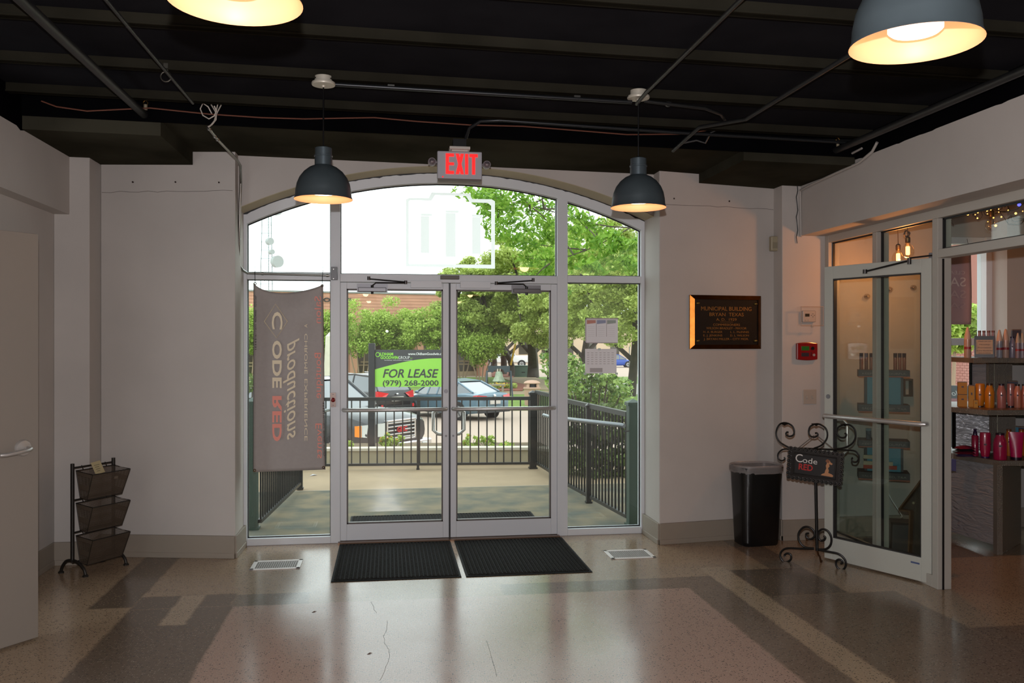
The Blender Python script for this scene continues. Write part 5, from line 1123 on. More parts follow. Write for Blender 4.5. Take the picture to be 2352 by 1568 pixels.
patch('path_2', [(1150, 866), (1230, 866), (1330, 897), (1225, 893)], -1.2, CONB, 'walk crossing the lawn'); patch('mulch_bed_2', [(1130, 864), (1180, 866), (1180, 855), (1130, 853)], -1.19, MULCH, 'mulch under the oaks')
patch('road', [(1280, 905), (1700, 905), (1700, 890), (1380, 878), (1280, 880)], -1.2, mat('pale_road', 'a59f98', .9), 'side street at the right')
# outer mat
t = floor_mat(PZ(805, 1190, 0).x, PZ(1235, 1190, 0).x, 7.72, 8.42, -.018, 'long charcoal mat on the landing outside the doors')
# debris
for px, py, sc2, cc, lab in [(1337, 1137, .02, '8a7340', 'curled yellow leaf on the landing by the right railing'), (1362, 1152, .022, '8a7340', 'curled brown leaf on the landing beside the right railing foot'), (720, 1092, .05, 'b9bac0', 'crumpled white paper scrap at the edge of the left railing')]:
    p = PZ(px, py, -.018 if py > 1110 else -.03); o = MB().add([(-sc2, 0, .001), (0, -.4 * sc2, .012), (sc2, 0, .003), (0, .5 * sc2, .016)], [(0, 1, 2, 3)]).build('litter', mat('litter_' + cc, cc, .8), None, p, .4); o.modifiers.new('t', 'SOLIDIFY').thickness = .001; tag(o, lab, 'litter')

# ================================================================= RAILINGS
IRON = mat('black_railing_paint', '1e1f1e', .4); GRN = mat('dark_green_post_paint', '33473d', .5); GREY = mat('grey_handrail', '70757a', .35, .5)
def railing(pts, ztop, zbot, n, name, lab, post_at=(), gap=.11):
    r0 = Vector(pts[0]); t = empty('railing', (r0.x, r0.y, 0)); tag(t, lab, 'railing')
    P_ = [Vector((p[0], p[1], 0)) - Vector((r0.x, r0.y, 0)) for p in pts]
    top = MB(); bot = MB(); cap_ = MB()
    for a, c in zip(P_, P_[1:]):
        za = ztop; top.bar(a + Vector((0, 0, za)), c + Vector((0, 0, za)), .045, .045); bot.bar(a + Vector((0, 0, zbot)), c + Vector((0, 0, zbot)), .04, .03)
    top.build('top_rail', IRON, t); bot.build('bottom_rail', IRON, t)
    L = [0]
    for a, c in zip(P_, P_[1:]): L.append(L[-1] + (c - a).length)
    m = int(L[-1] / gap); pk = None
    for k in range(m + 1):
        s = L[-1] * (k + .5) / (m + 1)
        for i in range(len(P_) - 1):
            if L[i] <= s <= L[i + 1]: q_ = P_[i].lerp(P_[i + 1], (s - L[i]) / (L[i + 1] - L[i])); break
        if pk is None: pk = MB().box(-.008, .008, -.008, .008, zbot, ztop).build('picket', IRON, t, q_)
        else:
            o = pk.copy(); o.location = q_; COL.objects.link(o)
    return t
def post(x, y, z0, z1, w, m, lab, cap=True):
    t = empty('railing_post', (x, y, z0)); tag(t, lab, 'post')
    MB().box(-w, w, -w, w, 0, z1 - z0).build('shaft', m, t, bevel=.003)
    MB().add([(-w * 1.25, -w * 1.25, 0), (w * 1.25, -w * 1.25, 0), (w * 1.25, w * 1.25, 0), (-w * 1.25, w * 1.25, 0), (-w * 1.25, -w * 1.25, .03), (w * 1.25, -w * 1.25, .03), (w * 1.25, w * 1.25, .03), (-w * 1.25, w * 1.25, .03), (0, 0, .06)],
             [(0, 3, 2, 1), (0, 1, 5, 4), (1, 2, 6, 5), (2, 3, 7, 6), (3, 0, 4, 7), (4, 5, 8), (5, 6, 8), (6, 7, 8), (7, 4, 8)]).build('cap', m, t, (0, 0, z1 - z0 - .01))
    MB().box(-w * 1.3, w * 1.3, -w * 1.3, w * 1.3, 0, .02).build('foot_plate', m, t)
def xy(px, z): p = DP(px, 784, z); return (p.x, p.y)
rt = railing([xy(1224, 11.5), xy(1015, 11.42), xy(795, 11.34), xy(560, 11.25)], .90, .045, 0, 'outer', 'black picket railing across the walk beyond the doors', gap=.112)
railing([xy(1232, 11.5), xy(1262, 10.8), xy(1301, 9.8), xy(1442, 7.96)], .985, .05, 0, 'right', 'black picket railing at the right edge of the landing', gap=.095)
railing([xy(596, 7.75), xy(688, 9.82)], .985, .05, 0, 'left', 'black picket railing at the left edge of the landing', gap=.095)
x, y = xy(1224, 11.52); post(x, y, -.03, .955, .042, IRON, 'black capped railing post right of the trash can view')
x, y = xy(689, 9.86); post(x, y, -.02, 1.02, .03, IRON, 'thin black post at the far end of the left railing')
x, y = xy(960, 11.42); post(x, y, -.03, .89, .016, IRON, 'slim black post midway along the outer railing')
x, y = xy(1454, 7.9); post(x, y, -.02, 1.08, .05, GRN, 'dark green square post outside the right window light')
x, y = xy(579, 7.75); post(x, y, -.02, 1.10, .05, GRN, 'dark green square post outside the left window light')
x, y = xy(1352, 9.0); post(x, y, -.02, .97, .025, IRON, 'black intermediate post of the right railing')
hr = [DP(1249, 953, 9.7), DP(1262, 957, 9.4), DP(1302, 962, 8.7), DP(1425, 976, 7.75), DP(1434, 978, 7.72)]
t = empty('handrail', hr[0]); tag(t, 'round grey handrail along the right railing', 'handrail'); lp(MB().tube(hr, .021, 12).build('rail', GREY, smooth=True), t)
for i in (1, 3): 
    q_ = hr[i]; lp(MB().tube([q_, q_ + Vector((.03, .03, -.06)), q_ + Vector((.10, .06, -.06))], .007, 8).build('rail_bracket', IRON), t)
t = empty('handrail', DP(600, 978, 7.5)); tag(t, 'round grey handrail along the left railing behind the banner', 'handrail'); lp(MB().tube([DP(600, 978, 7.5), DP(750, 942, 10.6), DP(762, 940, 10.8)], .02, 10).build('rail', GREY, smooth=True), t)
# low planter wall
wp = [xy(1300, 11.6), xy(1236, 12.0), xy(1000, 11.95), xy(560, 11.8)]
t = empty('planter_wall', (wp[0][0], wp[0][1], -.9)); tag(t, 'low cast concrete planter wall behind the outer railing', 'wall'); b = MB(); c_ = MB()
for a, c in zip(wp, wp[1:]): b.bar((a[0], a[1], -.37), (c[0], c[1], -.37), .16, 1.08); c_.bar((a[0], a[1], .185), (c[0], c[1], .185), .2, .035)
lp(b.build('wall', CONW), t); lp(c_.build('coping', mat('pale_coping', 'c6bfae', .7)), t)
struct(MB().prism([xy(1290, 12.1), xy(1240, 13.4), xy(560, 13.2), xy(540, 11.9)][::-1], -1.0, .10).build('planter_soil', DIRT), 'planter soil behind the low wall')

# ================================================================= LEAVES
def leaves(name, clumps, size, m, parent, seed=1, elong=1.8, shape=0, up=.55, origin=(0, 0, 0)):
    """clumps: (centre, (rx, ry, rz), count). Every leaf is a small folded blade of its own."""
    r = np.random.default_rng(seed); V = []; n_all = 0
    for c, rad, n in clumps:
        d = r.normal(size=(n, 3)); d /= np.linalg.norm(d, axis=1)[:, None]; rr_ = r.random(n) ** .45
        p = np.array(c)[None] - np.array(origin)[None] + d * rr_[:, None] * np.array(rad)[None]
        nrm = r.normal(size=(n, 3)) * (1 - up) + np.array([0, -.25, 1]) * up; nrm /= np.linalg.norm(nrm, axis=1)[:, None]
        a = np.cross(nrm, r.normal(size=(n, 3))); a /= np.linalg.norm(a, axis=1)[:, None]
        if shape == 1: a[:, 2] -= .5; a /= np.linalg.norm(a, axis=1)[:, None]
        b = np.cross(nrm, a); b /= np.linalg.norm(b, axis=1)[:, None]; s = (size * (.6 + .8 * r.random(n)))[:, None]
        L = a * s * elong / 2; Wd = b * s / 2
        if shape == 1: quad = np.stack([p - L, p - L * .2 + Wd * .8, p + L, p - L * .2 - Wd * .8], 1)
        else: quad = np.stack([p - L, p + Wd, p + L, p - Wd], 1)
        V.append(quad.reshape(-1, 3)); n_all += n
    V = np.concatenate(V); me = bpy.data.meshes.new(name); me.vertices.add(len(V)); me.vertices.foreach_set('co', V.astype(np.float32).ravel())
    me.loops.add(n_all * 4); me.loops.foreach_set('vertex_index', np.arange(n_all * 4, dtype=np.int32)); me.polygons.add(n_all)
    me.polygons.foreach_set('loop_start', np.arange(0, n_all * 4, 4, dtype=np.int32)); me.update(calc_edges=True); me.validate(); me.materials.append(m)
    o = bpy.data.objects.new(name, me); COL.objects.link(o); o.parent = parent; o['kind'] = 'stuff'; return o
BARK = mat('grey_brown_bark', '5c5148', .9, vary=(4, .4)); BARKD = mat('dark_oak_bark', '4a423a', .9, vary=(3, .4)); BARKP = mat('pale_smooth_bark', '97806a', .7)
OAKM = leaf_mat('live_oak_leaves', '8a9a48', 'd6e48a', .45); CRAP = leaf_mat('bright_green_leaves', '86a23a', 'c8dc78', .42); PEC = leaf_mat('fresh_pinnate_leaves', '5c8a28', '9cc050', .45); HOL = leaf_mat('glossy_shrub_leaves', '456a28', 'a0b862', .25, .35); SHR = leaf_mat('dark_hedge_leaves', '38491f', '72854a', .2)
def cl_fill(center, rad, k, crad, n, rg, flat=.7):
    out = []
    for _ in range(k):
        d = Vector((rg.gauss(0, 1), rg.gauss(0, 1), rg.gauss(0, 1))).normalized() * (rg.random() ** .4)
        s = crad * rg.uniform(.7, 1.3); out.append((tuple(Vector(center) + Vector((d.x * rad[0], d.y * rad[1], d.z * rad[2]))), (s, s, s * flat), n))
    return out
def tree(label, base, trunks, crown, m, bark, size, seed, group=None, elong=1.8, shape=0, limbs=14, name='tree', cat='tree'):
    rg = random.Random(seed); t = empty(name, base); tag(t, label, cat, group); base = Vector(base); b = MB(); tops = []
    for pts, r0_, r1_ in trunks:
        P_ = smooth([Vector(p) - base for p in pts], 4); n = len(P_); b.tube(P_, [r0_ + (r1_ - r0_) * i / (n - 1) for i in range(n)], 9); tops += P_[n // 2:]
    b.build('trunk', bark, t, smooth=True)
    lb = MB()
    for c, rad, n in rg.sample(crown, min(limbs, len(crown))):
        c = Vector(c) - base; s = min(tops, key=lambda q: (q - c).length + rg.uniform(0, .5)); m_ = (s + c) / 2 + Vector((rg.uniform(-.3, .3), rg.uniform(-.3, .3), rg.uniform(-.1, .4))) * (c - s).length * .25
        lb.tube(smooth([s, m_, c], 4), [trunks[0][2] * .7 * (1 - i / 9) + (.004 if shape else .012) for i in range(9)], 5)
    if lb.v: lb.build('branches', bark, t)
    leaves('foliage', crown, size, m, t, seed, elong, shape, origin=base); return t
rg = random.Random(21); GT = 'small leafy trees before the brick building'
for k, (px, yc, z, rx, rz, lab) in enumerate([(575, 765, 60, 2.0, 1.7, 'bright green small tree far left, behind the banner edge'), (672, 770, 61, 2.1, 1.6, 'bright green small tree hidden behind the banner'), (755, 760, 62, 1.9, 1.7, 'bright green small tree behind the pale obelisk'),
        (830, 755, 60, 2.3, 1.75, 'bright green small tree above the dark parked car'), (905, 752, 61, 2.2, 1.85, 'bright green small tree above the lease sign'), (985, 758, 60, 2.2, 1.75, 'bright green small tree behind the right half of the lease sign'), (1060, 765, 61, 2.1, 1.6, 'bright green small tree seen just right of the door gap'), (1105, 800, 60, 1.7, .9, 'low bright green tree by the right corner pillar')]):
    c = DP(px, yc, z); b0 = Vector((c.x, c.y, -1.25)); cr = cl_fill(c, (rx, 1.6, rz), 46, .66, 130, rg)
    trs = [([b0 + Vector((dx * .4, 0, 0)), b0 + Vector((dx * 1.1, dx * .3, 1.2)), c + Vector((dx * 2.0, 0, -.3))], .06, .03) for dx in (-.5, -.2, .15, .45)]
    tree(lab, b0, trs, [(c_1, r_1, int(n_1 * 1.9)) for c_1, r_1, n_1 in cr], CRAP, BARKP, .105, 100 + k, GT, limbs=8, elong=1.5)
def oak(lab, trunk_px, zt, wpx, crown_c, rad, k, n, cr, size, seed, lean=0.):
    c = Vector(crown_c); b0 = DP(trunk_px, 800, zt); b0 = Vector((b0.x, b0.y, -1.28)); r0_ = wpx * zt / 2000 / 2
    trs = [([b0 - Vector((0, 0, .1)), b0 + Vector((lean * .3, 0, 1.4)), b0.lerp(c, .55) + Vector((lean, 0, .2)), c + Vector((lean, 0, .5))], r0_ * 1.25, r0_ * .5), ([b0 + Vector((lean * .3, 0, 1.9)), b0 + Vector((-1.4, .3, 3.6)), c + Vector((-rad[0] * .5, 0, .3))], r0_ * .6, r0_ * .25), ([b0 + Vector((lean * .3, 0, 2.0)), b0 + Vector((1.4, -.3, 3.7)), c + Vector((rad[0] * .5, 0, .4))], r0_ * .6, r0_ * .25)]
    return tree(lab, b0, trs, cl_fill(c, rad, int(k * 1.25), cr * .78, int(n * 1.25), rg, .6), OAKM, BARKD, size * .72, seed, 'live oaks across the street', limbs=16)
oak('live oak left of the bell frame, thin dark trunk', 1135, 82, 11, DP(1095, 715, 66), (3.2, 3, 2.6), 50, 260, .8, .17, 31)
oak('live oak whose trunk stands right behind the bell', 1157, 76, 14, DP(1150, 690, 66), (3.8, 3, 3.2), 60, 260, .85, .17, 32)
oak('live oak beside the yellow guy wire cover', 1175, 72, 13, DP(1120, 690, 62), (4.2, 3, 3.0), 60, 260, .85, .17, 33, -.4)
oak('live oak with the widest trunk behind the green utility box', 1224, 70, 24, DP(1215, 660, 60), (4.6, 3.4, 3.8), 90, 260, .9, .17, 34)
oak('live oak right of the widest trunk, seen over the trash can', 1266, 66, 17, DP(1270, 655, 57), (4.6, 3.4, 4.2), 90, 260, .9, .17, 35)
oak('live oak at the far right with forking trunk', 1448, 46, 20, DP(1430, 640, 44), (4.2, 3.0, 3.4), 90, 240, .8, .14, 36, .5)
oak('live oak behind the taped notices', 1340, 56, 18, DP(1360, 655, 50), (4.0, 3.0, 3.6), 90, 240, .85, .15, 37)
# near tree whose fresh branches hang into the view
clp = []
for px, py in [(1080, 440), (1105, 452), (1130, 445), (1120, 490), (1135, 515), (1150, 540), (1120, 465), (1150, 470), (1160, 500), (1180, 450), (1200, 480), (1205, 520), (1190, 550), (1230, 470), (1245, 510), (1260, 545), (1225, 560), (1255, 585), (1210, 590), (1240, 610), (1270, 620), (1290, 470), (1300, 520), (1310, 560), (1330, 500), (1345, 540), (1330, 590), (1370, 520), (1380, 560), (1400, 600), (1420, 560), (1440, 600), (1455, 560), (1400, 540), (1290, 600), (1225, 640), (1265, 655), (1350, 610), (1460, 620), (1500, 500), (1540, 560), (1480, 450), (1420, 470), (1320, 440), (1240, 430), (1180, 420), (1360, 460)]:
    z = rg.uniform(15.5, 19); c = DP(px, py, z); s = rg.uniform(.16, .28); clp.append((tuple(c), (s * 1.5, s, s * .75), 75)); clp.append((tuple(c + Vector((.22, .1, -.1))), (s, s, s * .6), 36))
nb = DP(1700, 800, 17); nb = Vector((nb.x, nb.y, -1.05))
tree('near tree whose fresh pinnate branches hang over the upper right of the arched window', nb, [([nb, nb + Vector((0, 0, 3)), nb + Vector((-.6, 0, 5)), DP(1500, 480, 17)], .1, .02), ([DP(1600, 520, 17), DP(1400, 520, 17), DP(1250, 480, 17), DP(1130, 455, 17)], .018, .006), ([DP(1520, 480, 17), DP(1380, 560, 17.5), DP(1270, 600, 17)], .016, .006)], [(c_1, r_1, int(n_1 * 1.2)) for c_1, r_1, n_1 in clp], PEC, BARK, .065, 41, None, elong=2.3, shape=1, limbs=26)
# shrubs by the landing
def shrub(lab, base, cl, m, size, seed, group=None):
    t = empty('shrub', base); tag(t, lab, 'shrub', group); b = MB(); rg2 = random.Random(seed); B0 = Vector(base)
    for c, rad, n in cl: 
        c2 = Vector(c) - B0; b.tube(smooth([Vector((rg2.uniform(-.08, .08), rg2.uniform(-.08, .08), 0)), c2 * .5 + Vector((rg2.uniform(-.1, .1), 0, .05)), c2], 4), .011, 5)
    b.build('stems', BARK, t); leaves('foliage', cl, size, m, t, seed, 1.6, 0, .4, origin=base)
def hs_(lst, z0, z1, s, n): return [(tuple(DP(px, py, rg.uniform(z0, z1))), (s * rg.uniform(.8, 1.3), s, s * .8), n) for px, py in lst]
b0 = DP(1345, 800, 13.3); b0 = Vector((b0.x, b0.y, -1.0))
shrub('leafy holly-like shrub just beyond the right railing', b0, hs_([(1262, 820), (1268, 845), (1290, 850), (1282, 880), (1300, 900), (1305, 870), (1320, 890), (1325, 855), (1340, 880), (1345, 910), (1360, 860), (1365, 895), (1380, 880), (1385, 915), (1400, 890), (1410, 912), (1425, 905), (1430, 885), (1300, 920), (1330, 925), (1370, 925), (1408, 925), (1285, 830), (1310, 830), (1340, 845), (1395, 870)], 12.4, 13.6, .16, 120), HOL, .042, 51)
b0 = DP(1385, 800, 10.9); b0 = Vector((b0.x, b0.y, -.75))
shrub('dark low hedge seen through the right railing pickets', b0, hs_([(px, py) for px in range(1310, 1460, 14) for py in (950, 1000, 1050, 1100)], 10.6, 11.2, .17, 90), SHR, .045, 52)
b0 = DP(572, 800, 12.5); b0 = Vector((b0.x, b0.y, -.75))
shrub('dark shrub left of the landing behind the green post', b0, hs_([(px, py) for px in (540, 560, 580, 600) for py in (880, 940, 990)], 12, 12.8, .2, 80), SHR, .045, 53)
FL = mat('orange_flower', 'e08a20', .6)
for k, (px, w_, h_, lab) in enumerate([(795, 30, 14, 'sparse flowering plant behind the left end of the planter wall'), (905, 46, 24, 'yellow flowering plant at the foot of the lease sign'), (885, 22, 30, 'thin tall flowering stem right behind the sign post'), (1082, 36, 26, 'leafy flowering plant left of centre on the planter'), (1115, 44, 24, 'bushy flowering plant right of centre on the planter'), (1165, 26, 10, 'tiny green plant near the railing post')]):
    c = DP(px, 1012, 12.5); B0 = Vector((c.x, c.y, .10)); k_ = 12.5 / 2000; cl = [(tuple(B0 + Vector((rg.uniform(-.5, .5) * w_ * k_, rg.uniform(-.1, .1), rg.uniform(.15, 1) * h_ * k_ * 1.25))), (.035, .035, .03), 14) for _ in range(16)]
    t = empty('flowering_plant', B0); tag(t, lab, 'plant', 'flowering plants in the planter'); b = MB()
    for c2, _, _ in cl: b.tube([(0, 0, 0), (Vector(c2) - B0) * .6 + Vector((0, 0, .01)), Vector(c2) - B0], .003, 4)
    b.build('stems', mat('green_stem', '5a7030', .8), t); leaves('foliage', cl, .035, CRAP, t, 60 + k, 1.6, 0, .4, origin=B0)
    for j in range(4): MB().ball(tuple(Vector(rg.choice(cl)[0]) - B0 + Vector((0, -.03, .02))), .013, 8, 5, .6).build('flower', FL, t)

# ================================================================= LEASE SIGN
t = empty('lease_sign', DP(944, 888, 12.6)); tl_, br_ = DP(862, 803, 12.6), DP(1027, 888, 12.6); o_ = t.location.copy(); tag(t, 'green and black FOR LEASE board on black posts in the planter', 'sign')
ys_ = -YAW; t.rotation_euler = (0, 0, ys_); W2 = (br_ - tl_).xy.length / 2; Hs = tl_.z - br_.z; SB = mat('sign_charcoal', '3a3c3e', .5); SG = mat('sign_lime', '8fce4a', .5)
MB().box(-W2, W2, -.012, .012, 0, Hs).build('board', SB, t)
n = 20; cur = [(-W2 + 2 * W2 * i / n, Hs * (.47 + .30 * math.sin(min(1, (i / n) * 1.15) * PI / 2) ** 1)) for i in range(n + 1)]
MB().prism([(-W2, 0), (W2, 0)] + cur[::-1], .0125, .014, FRONT).build('green_field', SG, t)
for sx_, top_ in ((-W2 - .045, .74), (W2 + .045, .74)): MB().box(sx_ - .045, sx_ + .045, -.045, .045, .10 - o_.z, Hs + .095).build('post', mat('sign_post_black', '26282a', .6), t, bevel=.008)
def lt(s, x, z, h, wd, m, **k):
    o = text(s, h / .72, m, 'lettering', t, Matrix.Identity(4), align='LEFT', **k); xs2 = [v.co.x for v in o.data.vertices]; L = max(xs2) - min(xs2)
    o.data.transform(front(x, -.0155, z) @ Matrix.Diagonal((wd / L, 1, 1, 1)) @ Matrix.Translation((-min(xs2), 0, 0)))
kp = 12.6 / 2000
def sx2(px): return (px - 944.5) * kp
INK = mat('sign_ink', '35383a', .5); LIME = mat('sign_lime_text', '86cc40', .5); WTX = mat('sign_white_text', 'd8dcd8', .5)
lt('FOR LEASE', sx2(880), (888 - 866.5) * kp, .124, 128 * kp, INK, shear=.25, bold=.003); lt('(979) 268-2000', sx2(880), (888 - 885) * kp, .078, 128 * kp, INK, bold=.002)
lt('O', sx2(863), (888 - 819.5) * kp, .072, 11 * kp, LIME, bold=.001); lt('LDHAM', sx2(874), (888 - 816) * kp, .042, 30 * kp, LIME, bold=.002); lt('GOODWIN', sx2(874.5), (888 - 824) * kp, .042, 41 * kp, LIME, bold=.002); lt('GROUP', sx2(916), (888 - 824) * kp, .042, 26 * kp, WTX); lt('LLC', sx2(943), (888 - 824) * kp, .02, 5 * kp, LIME)
lt('www.OldhamGoodwin.com', sx2(938), (888 - 815) * kp, .036, 86 * kp, WTX, bold=.001); lt('BROKERAGE | DEVELOPMENT | MANAGEMENT', sx2(884), (888 - 828) * kp, .012, 64 * kp, WTX)

# ================================================================= VEHICLES
CGL = mat('dark_car_glass', '39424a', .05, spec=1.0, coat=1.); TYRE = mat('tyre_black', '18181a', .8); RIM = mat('alloy_rim', 'b5b7ba', .3, .8); CHR = mat('chrome', 'd6d8da', .12, 1.); TAIL = mat('tail_light_red', 'c01c1c', .15, coat=.6); LAMPC = mat('clear_lamp', 'cfd4d2', .1, .3); AMB = mat('amber_lamp', 'e88422', .2); PLAS = mat('bumper_black', '1f2022', .5)
def car(label, cat, base, yaw, body, S_, G_, wheels, wr, width, paint_name, rails=False, name='car'):
    """S_: body stations (x, z low, z high, half width); G_: cabin stations (x, z belt, z roof, half width belt, half width roof)"""
    t = empty(name, base, yaw); tag(t, label, cat); m = mat(paint_name, body, .3, .1, coat=.45)
    b = MB(); rings = []
    for x, zl, zh, w in S_:
        rings.append([(x, y_, z_) for y_, z_ in [(-w * .86, zl), (-w * .98, zl + .12), (-w, zl + (zh - zl) * .5), (-w * .97, zh - .06), (-w * .86, zh), (-w * .4, zh + .03), (w * .4, zh + .03), (w * .86, zh), (w * .97, zh - .06), (w, zl + (zh - zl) * .5), (w * .98, zl + .12), (w * .86, zl)]])
    v = [p for r_ in rings for p in r_]; n = 12; f = []
    for i in range(len(rings) - 1):
        for k in range(n): f.append((i * n + k, i * n + (k + 1) % n, (i + 1) * n + (k + 1) % n, (i + 1) * n + k))
    f += [tuple(range(n - 1, -1, -1)), tuple((len(rings) - 1) * n + k for k in range(n))]
    b.add(v, f).build('body', m, t, smooth=True, ang=32)
    gl = MB(); rf = MB(); pl_ = MB(); N = len(G_)
    for i in range(N - 1):
        x0, zb0, zr0, wb0, wr0 = G_[i]; x1, zb1, zr1, wb1, wr1 = G_[i + 1]
        for s in (-1, 1): gl.add([(x0, s * wb0, zb0 - .02), (x1, s * wb1, zb1 - .02), (x1, s * wr1, zr1), (x0, s * wr0, zr0)], [(0, 1, 2, 3)])
        steep = abs(zr1 - zr0) > .18 * abs(x1 - x0)
        (gl if steep else rf).add([(x0, -wr0, zr0), (x0, wr0, zr0), (x1, wr1, zr1), (x1, -wr1, zr1)], [(0, 1, 2, 3)])
        if not steep: rf.add([(x0, -wr0, zr0 + .03), (x0, wr0, zr0 + .03), (x1, wr1, zr1 + .03), (x1, -wr1, zr1 + .03)], [(0, 3, 2, 1)])
        for s in (-1, 1): pl_.tube([(x0, s * wr0, zr0 + .01), (x1, s * wr1, zr1 + .01)], .035, 6)
    for i in range(1, N - 1):
        for s in (-1, 1): pl_.tube([(G_[i][0], s * (G_[i][3] + .005), G_[i][1] - .02), (G_[i][0], s * (G_[i][4] + .005), G_[i][2])], .03, 6)
    gl.build('windows', CGL, t); rf.build('roof', m, t); pl_.build('pillars', m, t)
    if rails:
        for s in (-1, 1): MB().tube([(G_[1][0], s * (G_[1][4] - .06), G_[1][2] + .08), (G_[-2][0], s * (G_[-2][4] - .06), G_[-2][2] + .08)], .018, 6).build('roof_rail', CHR, t)
    for wx in wheels:
        for s in (-1, 1):
            w_ = MB().tube([(0, -.11, 0), (0, .11, 0)], wr, 24).build('wheel', TYRE, t, (wx, s * (width - .10), wr), smooth=True)
            r_ = MB().tube([(0, s * .105, 0), (0, s * .118, 0)], wr * .66, 20)
            r_.build('rim', RIM, w_, smooth=True)
            sp_ = MB()
            for k in range(5): a = 2 * PI * k / 5 + .3; sp_.bar((0, s * .121, 0), (wr * .6 * math.cos(a), s * .121, wr * .6 * math.sin(a)), .05, .012, (0, 1, 0))
            sp_.build('rim_gaps', mat('rim_shadow', '45474a', .5), w_)
            MB().tube([(wx, s * (width - .05), wr), (wx, s * (width + .004), wr)], wr * 1.14, 24).build('wheel_arch', PLAS, t, smooth=True)
    return t
# heading helper: yaw in the world for a heading given against the picture plane
SED_S = [(-2.38, .42, .92, .70), (-2.30, .30, 1.0, .84), (-1.75, .24, 1.03, .91), (-.9, .22, .97, .93), (.4, .2, .93, .93), (1.1, .22, .90, .91), (1.9, .26, .78, .86), (2.35, .32, .62, .70)]
SED_G = [(-1.95, 1.03, 1.04, .74, .70), (-1.05, .98, 1.40, .84, .60), (-.1, .95, 1.46, .86, .62), (.45, .93, 1.42, .86, .60), (1.25, .90, .93, .82, .74)]
def gz(y): return -1.3 if y >= 30 else (-1.07 - .23 * (y - 20) / 10 if y > 20 else -.92 - .15 * (y - 12) / 8)
def place(px, z): p = DP(px, 784, z); return Vector((p.x, p.y, gz(p.y)))
sd_ = car('steel blue sedan parked beyond the railing, rear towards the building', 'car', place(1037, 34.2), R(128), '55707f', SED_S, SED_G, (-1.38, 1.42), .33, .92, 'steel_blue_paint')
for s in (-1, 1):
    MB().add([(-2.42, s * .42, .93), (-2.34, s * .86, .97), (-2.36, s * .86, .80), (-2.44, s * .48, .78), (-2.2, s * .925, .95), (-2.2, s * .925, .83)], [(0, 1, 2, 3), (1, 4, 5, 2)]).build('tail_light', TAIL, sd_)
MB().box(-2.45, -2.40, -.26, .26, .62, .76).build('licence_plate', WHITEPL, sd_); MB().box(-2.42, -2.3, -.8, .8, .30, .42).build('bumper', PLAS, sd_); MB().ball((-2.40, 0, .93), .06, 10, 6).build('emblem', CHR, sd_)
MB().ball((.95, .98, .98), .09, 10, 6, .7).build('side_mirror', mat('steel_blue_paint', '5f7884'), sd_)
SUV_S = [(-2.30, .55, .95, .78), (-2.22, .38, 1.10, .88), (-1.7, .32, 1.12, .93), (-.5, .30, 1.08, .94), (.9, .30, 1.06, .93), (1.2, .3, 1.05, .92), (2.0, .34, .92, .88), (2.32, .4, .75, .74)]
SUV_G = [(-2.18, 1.10, 1.12, .82, .80), (-1.80, 1.11, 1.62, .86, .68), (-.7, 1.08, 1.70, .88, .70), (.35, 1.06, 1.66, .88, .68), (1.25, 1.05, 1.06, .84, .78)]
sv = car('black parked SUV behind the lease sign post', 'car', place(822, 34), R(130), '15171a', SUV_S, SUV_G, (-1.35, 1.35), .37, .94, 'black_car_paint', True)
for s in (-1, 1): MB().add([(-2.33, s * .40, 1.03), (-2.26, s * .86, 1.12), (-2.30, s * .86, .86), (-2.36, s * .62, .84), (-2.0, s * .945, 1.10), (-2.0, s * .945, .96)], [(0, 1, 2, 3), (1, 4, 5, 2)]).build('tail_light', TAIL, sv)
MB().box(-2.40, -2.33, -.27, .27, .74, .90).build('licence_plate', WHITEPL, sv); MB().box(-2.38, -2.2, -.86, .86, .36, .58).build('bumper', PLAS, sv); MB().ball((-2.34, 0, 1.0), .055, 10, 6, .6).build('emblem', CHR, sv); MB().ball((.98, .99, 1.1), .10, 10, 6, .7).build('side_mirror', mat('black_car_paint', '26292d'), sv)
for s in (-1, 1): MB().box(-2.39, -2.36, s * .75 - .04, s * .75 + .04, .5, .62).build('reflector', TAIL, sv)
# pickup, front towards the right
TR_S = [(-3.0, .55, 1.30, .92), (-2.9, .5, 1.32, .98), (-1.0, .5, 1.32, 1.0), (-.6, .48, 1.28, 1.0), (.9, .48, 1.26, 1.0), (1.2, .48, 1.25, 1.0), (2.2, .5, 1.20, .99), (2.62, .52, 1.10, .94), (2.72, .56, 1.02, .90)]
TR_G = [(-1.15, 1.30, 1.32, .92, .88), (-1.0, 1.30, 1.82, .92, .76), (0.0, 1.28, 1.88, .92, .76), (.55, 1.26, 1.84, .92, .74), (1.35, 1.24, 1.27, .88, .84)]
tk = car('dark grey pickup truck with chrome grille parked beyond the planter', 'truck', place(704, 20.0), R(-40), '25282b', TR_S, TR_G, (-1.9, 1.85), .40, 1.0, 'charcoal_truck_paint', name='pickup_truck')
b = MB(); b.box(2.66, 2.76, -.44, .44, .66, 1.04).build('grille_back', PLAS, tk)
for k in range(5): MB().box(2.75, 2.80, -.44, .44, .69 + k * .078, .718 + k * .078).build('grille_bar', CHR, tk, bevel=.006)
for bx in [(2.72, 2.80, -.49, -.44, .64, 1.08), (2.72, 2.80, .44, .49, .64, 1.08), (2.72, 2.80, -.49, .49, 1.04, 1.08), (2.72, 2.80, -.49, .49, .64, .68)]: MB().box(*bx).build('grille_frame', CHR, tk, bevel=.01)
o = text('GMC', .15, mat('red_emblem', 'b01c22', .3), 'lettering', tk, Matrix.Translation((2.81, 0, .82)) @ Matrix.Rotation(PI / 2, 4, 'Z') @ Matrix.Rotation(PI / 2, 4, 'X'), extrude=.006, bold=.006)
